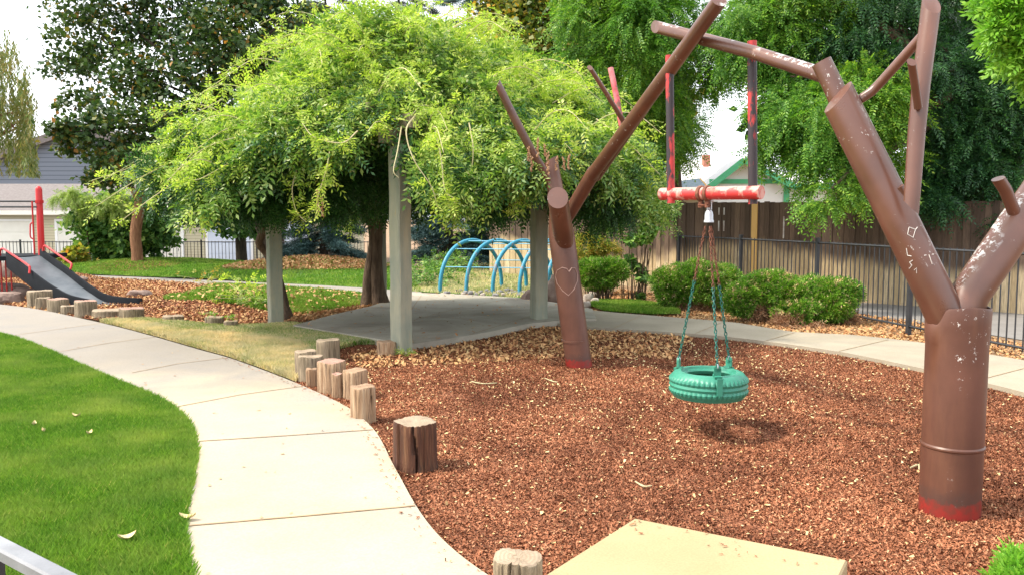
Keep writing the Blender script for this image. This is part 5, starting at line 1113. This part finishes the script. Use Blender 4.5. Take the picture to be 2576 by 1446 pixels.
b = G(608, 664); tree('small_tree', 'dark trunked tree in front of the bluish garage door', c, 8500, 'broad', .17, 'bush', ((XU(608, 27.4), 27.4), W(608, 480, 27)), .21, 8, 'darkbark', cat='tree')
# willow at the left edge
root = empty('willow_tree', (XU(-60, 30), 30, -.2), 'drooping olive willow cut by the left edge', 'tree'); P = []; rr = random.Random(4)
for i in range(260):
    u = rr.uniform(-160, 92); top = 60 + (max(0, u + 20) / 110) ** 2 * 160 + rr.uniform(0, 240); ln = rr.uniform(40, 190); Y = rr.uniform(28, 32); k = int(ln / 2.4)
    p0 = W(u, top, Y); vb = min(top + ln, 440)
    for q in range(k): t = q / k; w_ = W(u + 10 * math.sin(t * 3 + i) + rr.uniform(-5, 5), top + (vb - top) * t, Y); P.append(w_)
P = np.array(P); n = len(P); D = unit(rdir(n) * .6 + np.array([0, 0, -1.0])); Nn = rdir(n); Nn = unit(Nn - D * (Nn * D).sum(1)[:, None]); V, Fq = leaves(P, D, Nn, .2 * rng.uniform(.6, 1.2, n), .05); mk('crown', V, Fq, M['willow'], root)
mb = MB(); limbs(mb, (XU(-60, 30), 30, -.3), W(-50, 250, 30), [(20, 150, 30, 60, 60), (40, 300, 30, 60, 60), (-60, 200, 30, 90, 90)], .3, 16, 3); mb.build('trunk', M['redbark'], root)
# blue spruces low behind the arbor
def spruce(name, label, u, Y, vt, vb, hw, n, m='spruce', size=.3, seed=0):
    x = XU(u, Y); z0, z1 = float(H(x, Y)), W(u, vt, Y).z; zb = W(u, vb, Y).z; R0 = hw * px(Y); root = empty(name, (x, Y, z0), label, 'tree'); rr = random.Random(seed)
    mb = MB(); mb.tube([(x, Y, z0 - .1), (x, Y, z1)], [.14, .02], 8); P = []; DD = []; nb = 90
    for i in range(nb):
        t = (i + rr.random()) / nb; z = zb + (z1 - zb) * t; L = R0 * (1.02 - t) * rr.uniform(.75, 1.1); a = rr.uniform(0, 6.28); d = Vector((math.cos(a), math.sin(a), 0)); e = Vector((x, Y, z)) + d * L + Vector((0, 0, -.18 * L))
        s = Vector((x, Y, z + .05)); mb.tube([s, s.lerp(e, .5) + Vector((0, 0, -.05 * L)), e], [.025, .015, .006], 5)
        for k in range(max(3, int(n / nb * (L / R0) * 1.8))): q = rr.uniform(.2, 1.02); w_ = s.lerp(e, q); P.append(w_ + Vector((rr.gauss(0, .05), rr.gauss(0, .05), rr.gauss(0, .04)))); DD.append(d + Vector((rr.gauss(0, .6), rr.gauss(0, .6), -.15)))
    P = np.array(P); D = unit(np.array(DD)); n = len(P); Nn = unit(np.array([0, 0, 1.0]) + rng.normal(0, .6, (n, 3))); Nn = unit(Nn - D * (Nn * D).sum(1)[:, None]); V, Fq = pinnate(P, D, Nn, size * rng.uniform(.6, 1.2, n), 5, .3, .08, .1)
    mk('crown', V, Fq, M[m], root); mb.build('trunk', M['darkbark'], root)
spruce('blue_spruce', 'dark blue spruce on the dirt mound left of the vine trunk', 815, 24.5, 300, 655, 125, 10500, seed=1)
spruce('blue_spruce', 'blue spruce with pale tips behind the blue climber', 1130, 24, 280, 640, 120, 11000, seed=2)
spruce('blue_spruce', 'blue spruce against the wooden fence right of the climber', 1255, 23.5, 330, 625, 75, 6000, seed=3)
spruce('tall_conifer', 'tall dark conifer above the top of the vine, left one', 830, 38, -260, 420, 200, 7000, 'fargreen', .5, seed=5)
spruce('tall_conifer', 'tall dark conifer above the top of the vine, middle one', 1010, 40, -330, 420, 190, 7000, 'fargreen', .5, seed=6)
spruce('tall_conifer', 'tall bluish conifer right of the top of the vine', 1180, 36, -300, 420, 150, 7000, 'spruce', .5, seed=7)
# turning tree behind
c = [(1330, 60, 30, 130, 90), (1300, 150, 29, 100, 80), (1420, 140, 29, 100, 80), (1380, 220, 28, 90, 70), (1450, 30, 30, 100, 70), (1280, 20, 31, 90, 60), (1480, 250, 28, 80, 80), (1330, -60, 31, 160, 70), (1500, 340, 27, 90, 80), (1400, 330, 27, 90, 70)]
tree('turning_tree', 'dense tree turning yellow at its top, right of the vine peak', c, 17000, 'broad', .2, 'yellowtree', ((XU(1390, 29), 29), W(1390, 150, 29)), .25, 14, 'darkbark', shell=.3)
# the locusts
c = [(1500, 60, 17, 110, 70), (1600, 40, 16.5, 110, 70), (1480, 150, 17, 60, 50), (1560, 190, 16.5, 80, 70), (1620, 130, 16.5, 90, 60), (1700, 60, 17, 120, 70), (1800, 60, 17.5, 90, 60), (1640, 270, 17, 70, 80), (1720, 210, 17.5, 90, 80), (1800, 150, 17.5, 80, 50), (1660, 370, 18, 80, 60), (1720, 320, 18.3, 40, 40), (1600, 430, 17, 70, 60), (1540, 500, 16.5, 60, 70), (1600, 330, 17, 80, 90), (1560, -60, 17, 200, 70)]
tree('locust_tree', 'feathery light green locust behind the slanting pipe', c, 10500, 'pinnate', .40, 'locust', ((XU(1730, 19.5), 19.5), W(1690, 180, 18)), .17, 20, 'bark', shell=.25)
c = [(1985, 230, 14.5, 80, 80), (2060, 300, 14, 120, 90), (1990, 340, 14.5, 50, 50), (2150, 380, 14, 110, 80), (2085, 420, 14, 70, 50), (2110, 480, 13.6, 70, 45), (2075, 500, 13.5, 30, 22), (2200, 250, 14, 120, 110), (1900, 110, 15, 90, 90), (2000, 90, 15, 120, 100), (2230, 430, 14, 70, 60), (1900, 30, 15, 100, 60), (2040, -30, 15, 180, 70), (1930, 300, 14.6, 30, 30), (1920, 370, 14.6, 25, 15)]
c2_ = [(2180, 80, 14.5, 150, 120), (2330, 200, 14.5, 150, 120), (2450, 330, 14.5, 120, 110), (2380, 420, 14.5, 100, 60), (2500, 430, 14.3, 100, 90), (2560, 200, 14.5, 90, 120), (2430, 80, 15, 120, 100), (2360, 480, 14.2, 60, 45), (2560, 520, 14, 60, 60), (2650, 300, 14.5, 120, 220), (2300, -40, 15, 260, 80)]
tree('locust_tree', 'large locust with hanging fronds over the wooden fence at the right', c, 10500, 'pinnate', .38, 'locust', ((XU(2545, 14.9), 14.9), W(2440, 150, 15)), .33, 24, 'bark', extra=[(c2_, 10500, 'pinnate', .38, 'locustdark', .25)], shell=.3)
# far backing trees
for i, (u, Y, w_, v, h_, m, lab) in enumerate([(2150, 26, 330, 120, 250, 'locustdark', 'dark crown closing the view behind the right locust'), (2480, 25, 260, 200, 280, 'locustdark', 'dark crown at the far right behind the locust'), (1600, 34, 150, 170, 230, 'yellowtree', 'dark green crown far behind the slanting pipe'), (700, 34, 160, 120, 200, 'maple', 'dark crown between the maple and the conifers')]):
    c = [(u + rng.uniform(-.7, .7) * w_, v + rng.uniform(-.8, .8) * h_, Y + rng.uniform(-1, 1), w_ * .35, h_ * .28) for _ in range(16)]
    tree('background_tree', lab, c, 9000, 'broad', .3, m, ((XU(u, Y), Y), W(u, v, Y)), .25, 12, 'darkbark', seed=i + 3, shell=.2)

# ------------------------------------------------------------ clipped shrubs
def shrub(name, label, clumps, n, size, m, base, brush=None, kind='spray', cat='shrub', shell=.72, stems=26):
    root = empty(name, (base[0], base[1], 0), label, cat); TUFT[0] = .26 if shell < .6 else .12; V, Fq = crown(clumps, n, kind, size, shell); TUFT[0] = .26; mk('foliage', V, Fq, M[m], root)
    mb = MB(); rr = random.Random(n); cl = P3(clumps)
    for k in range(stems):
        c, r = cl[rr.randrange(len(cl))]; e = Vector(c) + Vector([rr.uniform(-.7, .7) * x for x in r]); b = Vector((base[0] + (e.x - base[0]) * .5 + rr.uniform(-.1, .1), base[1] + rr.uniform(-.1, .1), -.03)); mb.tube([b, b.lerp(e, .5) + Vector((0, 0, .05)), e], [.012, .009, .003], 5)
    if stems: mb.build('stem', M['bark'], root)
    if brush:
        V, Fq = crown(brush, 2600, 'needle', .14, .3); o = mk('dead_twigs', V, Fq, M['deadbrush'], root)
        c0 = P3(clumps); tp = np.concatenate([c + r * unit(rng.normal(0, .6, (110, 3)) + np.array([0, -.25, 1.0])) * 1.02 for c, r in c0]); n = len(tp); D = unit(rdir(n) + np.array([0, 0, .5])); Nn = rdir(n); Nn = unit(Nn - D * (Nn * D).sum(1)[:, None])
        V, Fq = pinnate(tp, D, Nn, .07 * rng.uniform(.6, 1.3, n), 3, .5, .22, .05); mk('brown_tips', V, Fq, M['litter'], root)
    return root
def dome(u0, u1, v0, v1, Y, k=7):      # row of clumps filling a box seen in the picture
    out = []; w_ = (u1 - u0); h_ = v1 - v0
    for i in range(k):
        t = (i + .5) / k; out.append((u0 + w_ * (.12 + .76 * t), v0 + h_ * (.5 + .05 * math.sin(i * 2.3)), Y + .15 * math.sin(i * 1.7), w_ / k * 1.25, h_ * .42 * (1 - .25 * abs(2 * t - 1) ** 2)))
    return out
Y = 15.6; shrub('clipped_shrub', 'small round clipped green shrub right of the leaning pipe trunk', dome(1468, 1558, 650, 726, Y, 3), 7500, .085, 'thuja', (XU(1512, Y), Y))
Y = 14.2; shrub('clipped_shrub', 'tall boxy clipped shrub with brown tips behind the swing chains', dome(1658, 1850, 660, 762, Y, 5) + [(1700, 740, Y, 40, 28), (1790, 745, Y, 40, 22)], 21000, .085, 'thuja', (XU(1750, Y), Y), [(1740, 770, Y, 50, 8), (1800, 778, Y, 50, 8)])
Y = 12.6; shrub('clipped_shrub', 'widest clipped shrub with drooping skirt right of the chains', dome(1835, 2165, 704, 772, Y, 8) + [(1865, 760, Y, 32, 22), (2010, 785, Y - .3, 60, 28), (2080, 770, Y - .2, 60, 28), (1940, 712, Y, 60, 18)], 29000, .088, 'thuja', (XU(2000, Y), Y), [(1930, 780, Y, 50, 22), (2110, 812, Y - .2, 55, 14), (2000, 815, Y - .5, 60, 12)])
Y = 17.0; shrub('yellow_shrub', 'yellow green grassy shrub between the pipe trunk and bar fence', [(1480, 625, Y, 35, 25), (1520, 640, Y, 35, 20)], 1500, .16, 'flowershrub', (XU(1500, Y), Y), kind='needle')
Y = 15.9; shrub('rose_bush', 'leggy sparse bush with thin stems in front of the bar fence', [(1590, 600, Y, 30, 25), (1630, 590, Y, 25, 25), (1580, 660, Y, 30, 35), (1620, 690, Y, 28, 30), (1600, 730, Y, 35, 14)], 620, .13, 'bush', (XU(1600, Y), Y), kind='broad', shell=.2)
Y = 25.5; shrub('yellow_shrub', 'yellow and orange tinted shrub behind the slide handrail', [(190, 645, Y, 35, 22), (225, 665, Y, 30, 16), (150, 650, Y, 25, 14)], 900, .16, 'flowershrub', (XU(195, Y), Y), kind='broad')
p = G(2560, 1470); Y = p.y + .1
shrub('young_conifer', 'bright feathery conifer sprig in the bottom right corner', [(2590, 1440, Y, 50, 48), (2556, 1468, Y - .05, 34, 34), (2580, 1500, Y - .1, 70, 50)], 2300, .065, 'thujabright', (XU(2570, Y), Y), shell=.2, cat='conifer')
Y = 5.6; root = shrub('conifer_branch_tree', 'bright feathery conifer hanging in at the top right corner', [(2560, 40, Y, 70, 50), (2520, 10, Y, 60, 40), (2580, 100, Y, 60, 45), (2640, 120, Y, 80, 140), (2680, -60, Y, 150, 100)], 6500, .11, 'thujabright', (XU(2760, Y), Y), shell=.3, cat='tree', stems=0); root.name = 'conifer_tree'
mb = MB(); mb.tube([(XU(2760, Y), Y, -.1), (XU(2760, Y), Y, 3.8)], [.1, .04], 10)
for uu, vv in ((2560, 40), (2580, 100), (2640, 160), (2680, -40), (2530, 20)): mb.tube([(XU(2760, Y), Y, W(2760, vv, Y).z - .15), W(uu + 40, vv + 10, Y), W(uu, vv, Y)], [.02, .01, .004], 6)
mb.build('trunk', M['redbark'], root)

# ------------------------------------------------------------ grey rail at the lower left
a, b = W(-70, 1326, 1.62), W(250, 1490, 1.36); d = (b - a).normalized(); rl = empty('handrail', (a.x, a.y, 0), 'grey painted flat metal rail crossing the lower left corner', 'handrail')
nn = Vector((-d.y, d.x, 0)).normalized(); V = []; P = [a - d * 1.2, b + d * .9]
for q in P:
    for s, z in ((-.018, -.004), (-.014, 0), (.014, 0), (.018, -.004), (.018, -.022), (-.018, -.022)): V.append(q + nn * s + Vector((0, 0, z)))
mb = MB(); mb.add(V, [(j, (j + 1) % 6, 6 + (j + 1) % 6, 6 + j) for j in range(6)] + [tuple(range(6))[::-1], tuple(range(6, 12))]); mb.build('rail', M['railgrey'], rl)
for q in (a + d * .09, a + d * 1.0):
    mb = MB(); mb.box((q.x, q.y, (q.z - .02) / 2), (.025, .025, q.z - .024), math.atan2(d.y, d.x)); mb.build('post', M['blackmetal'], rl)
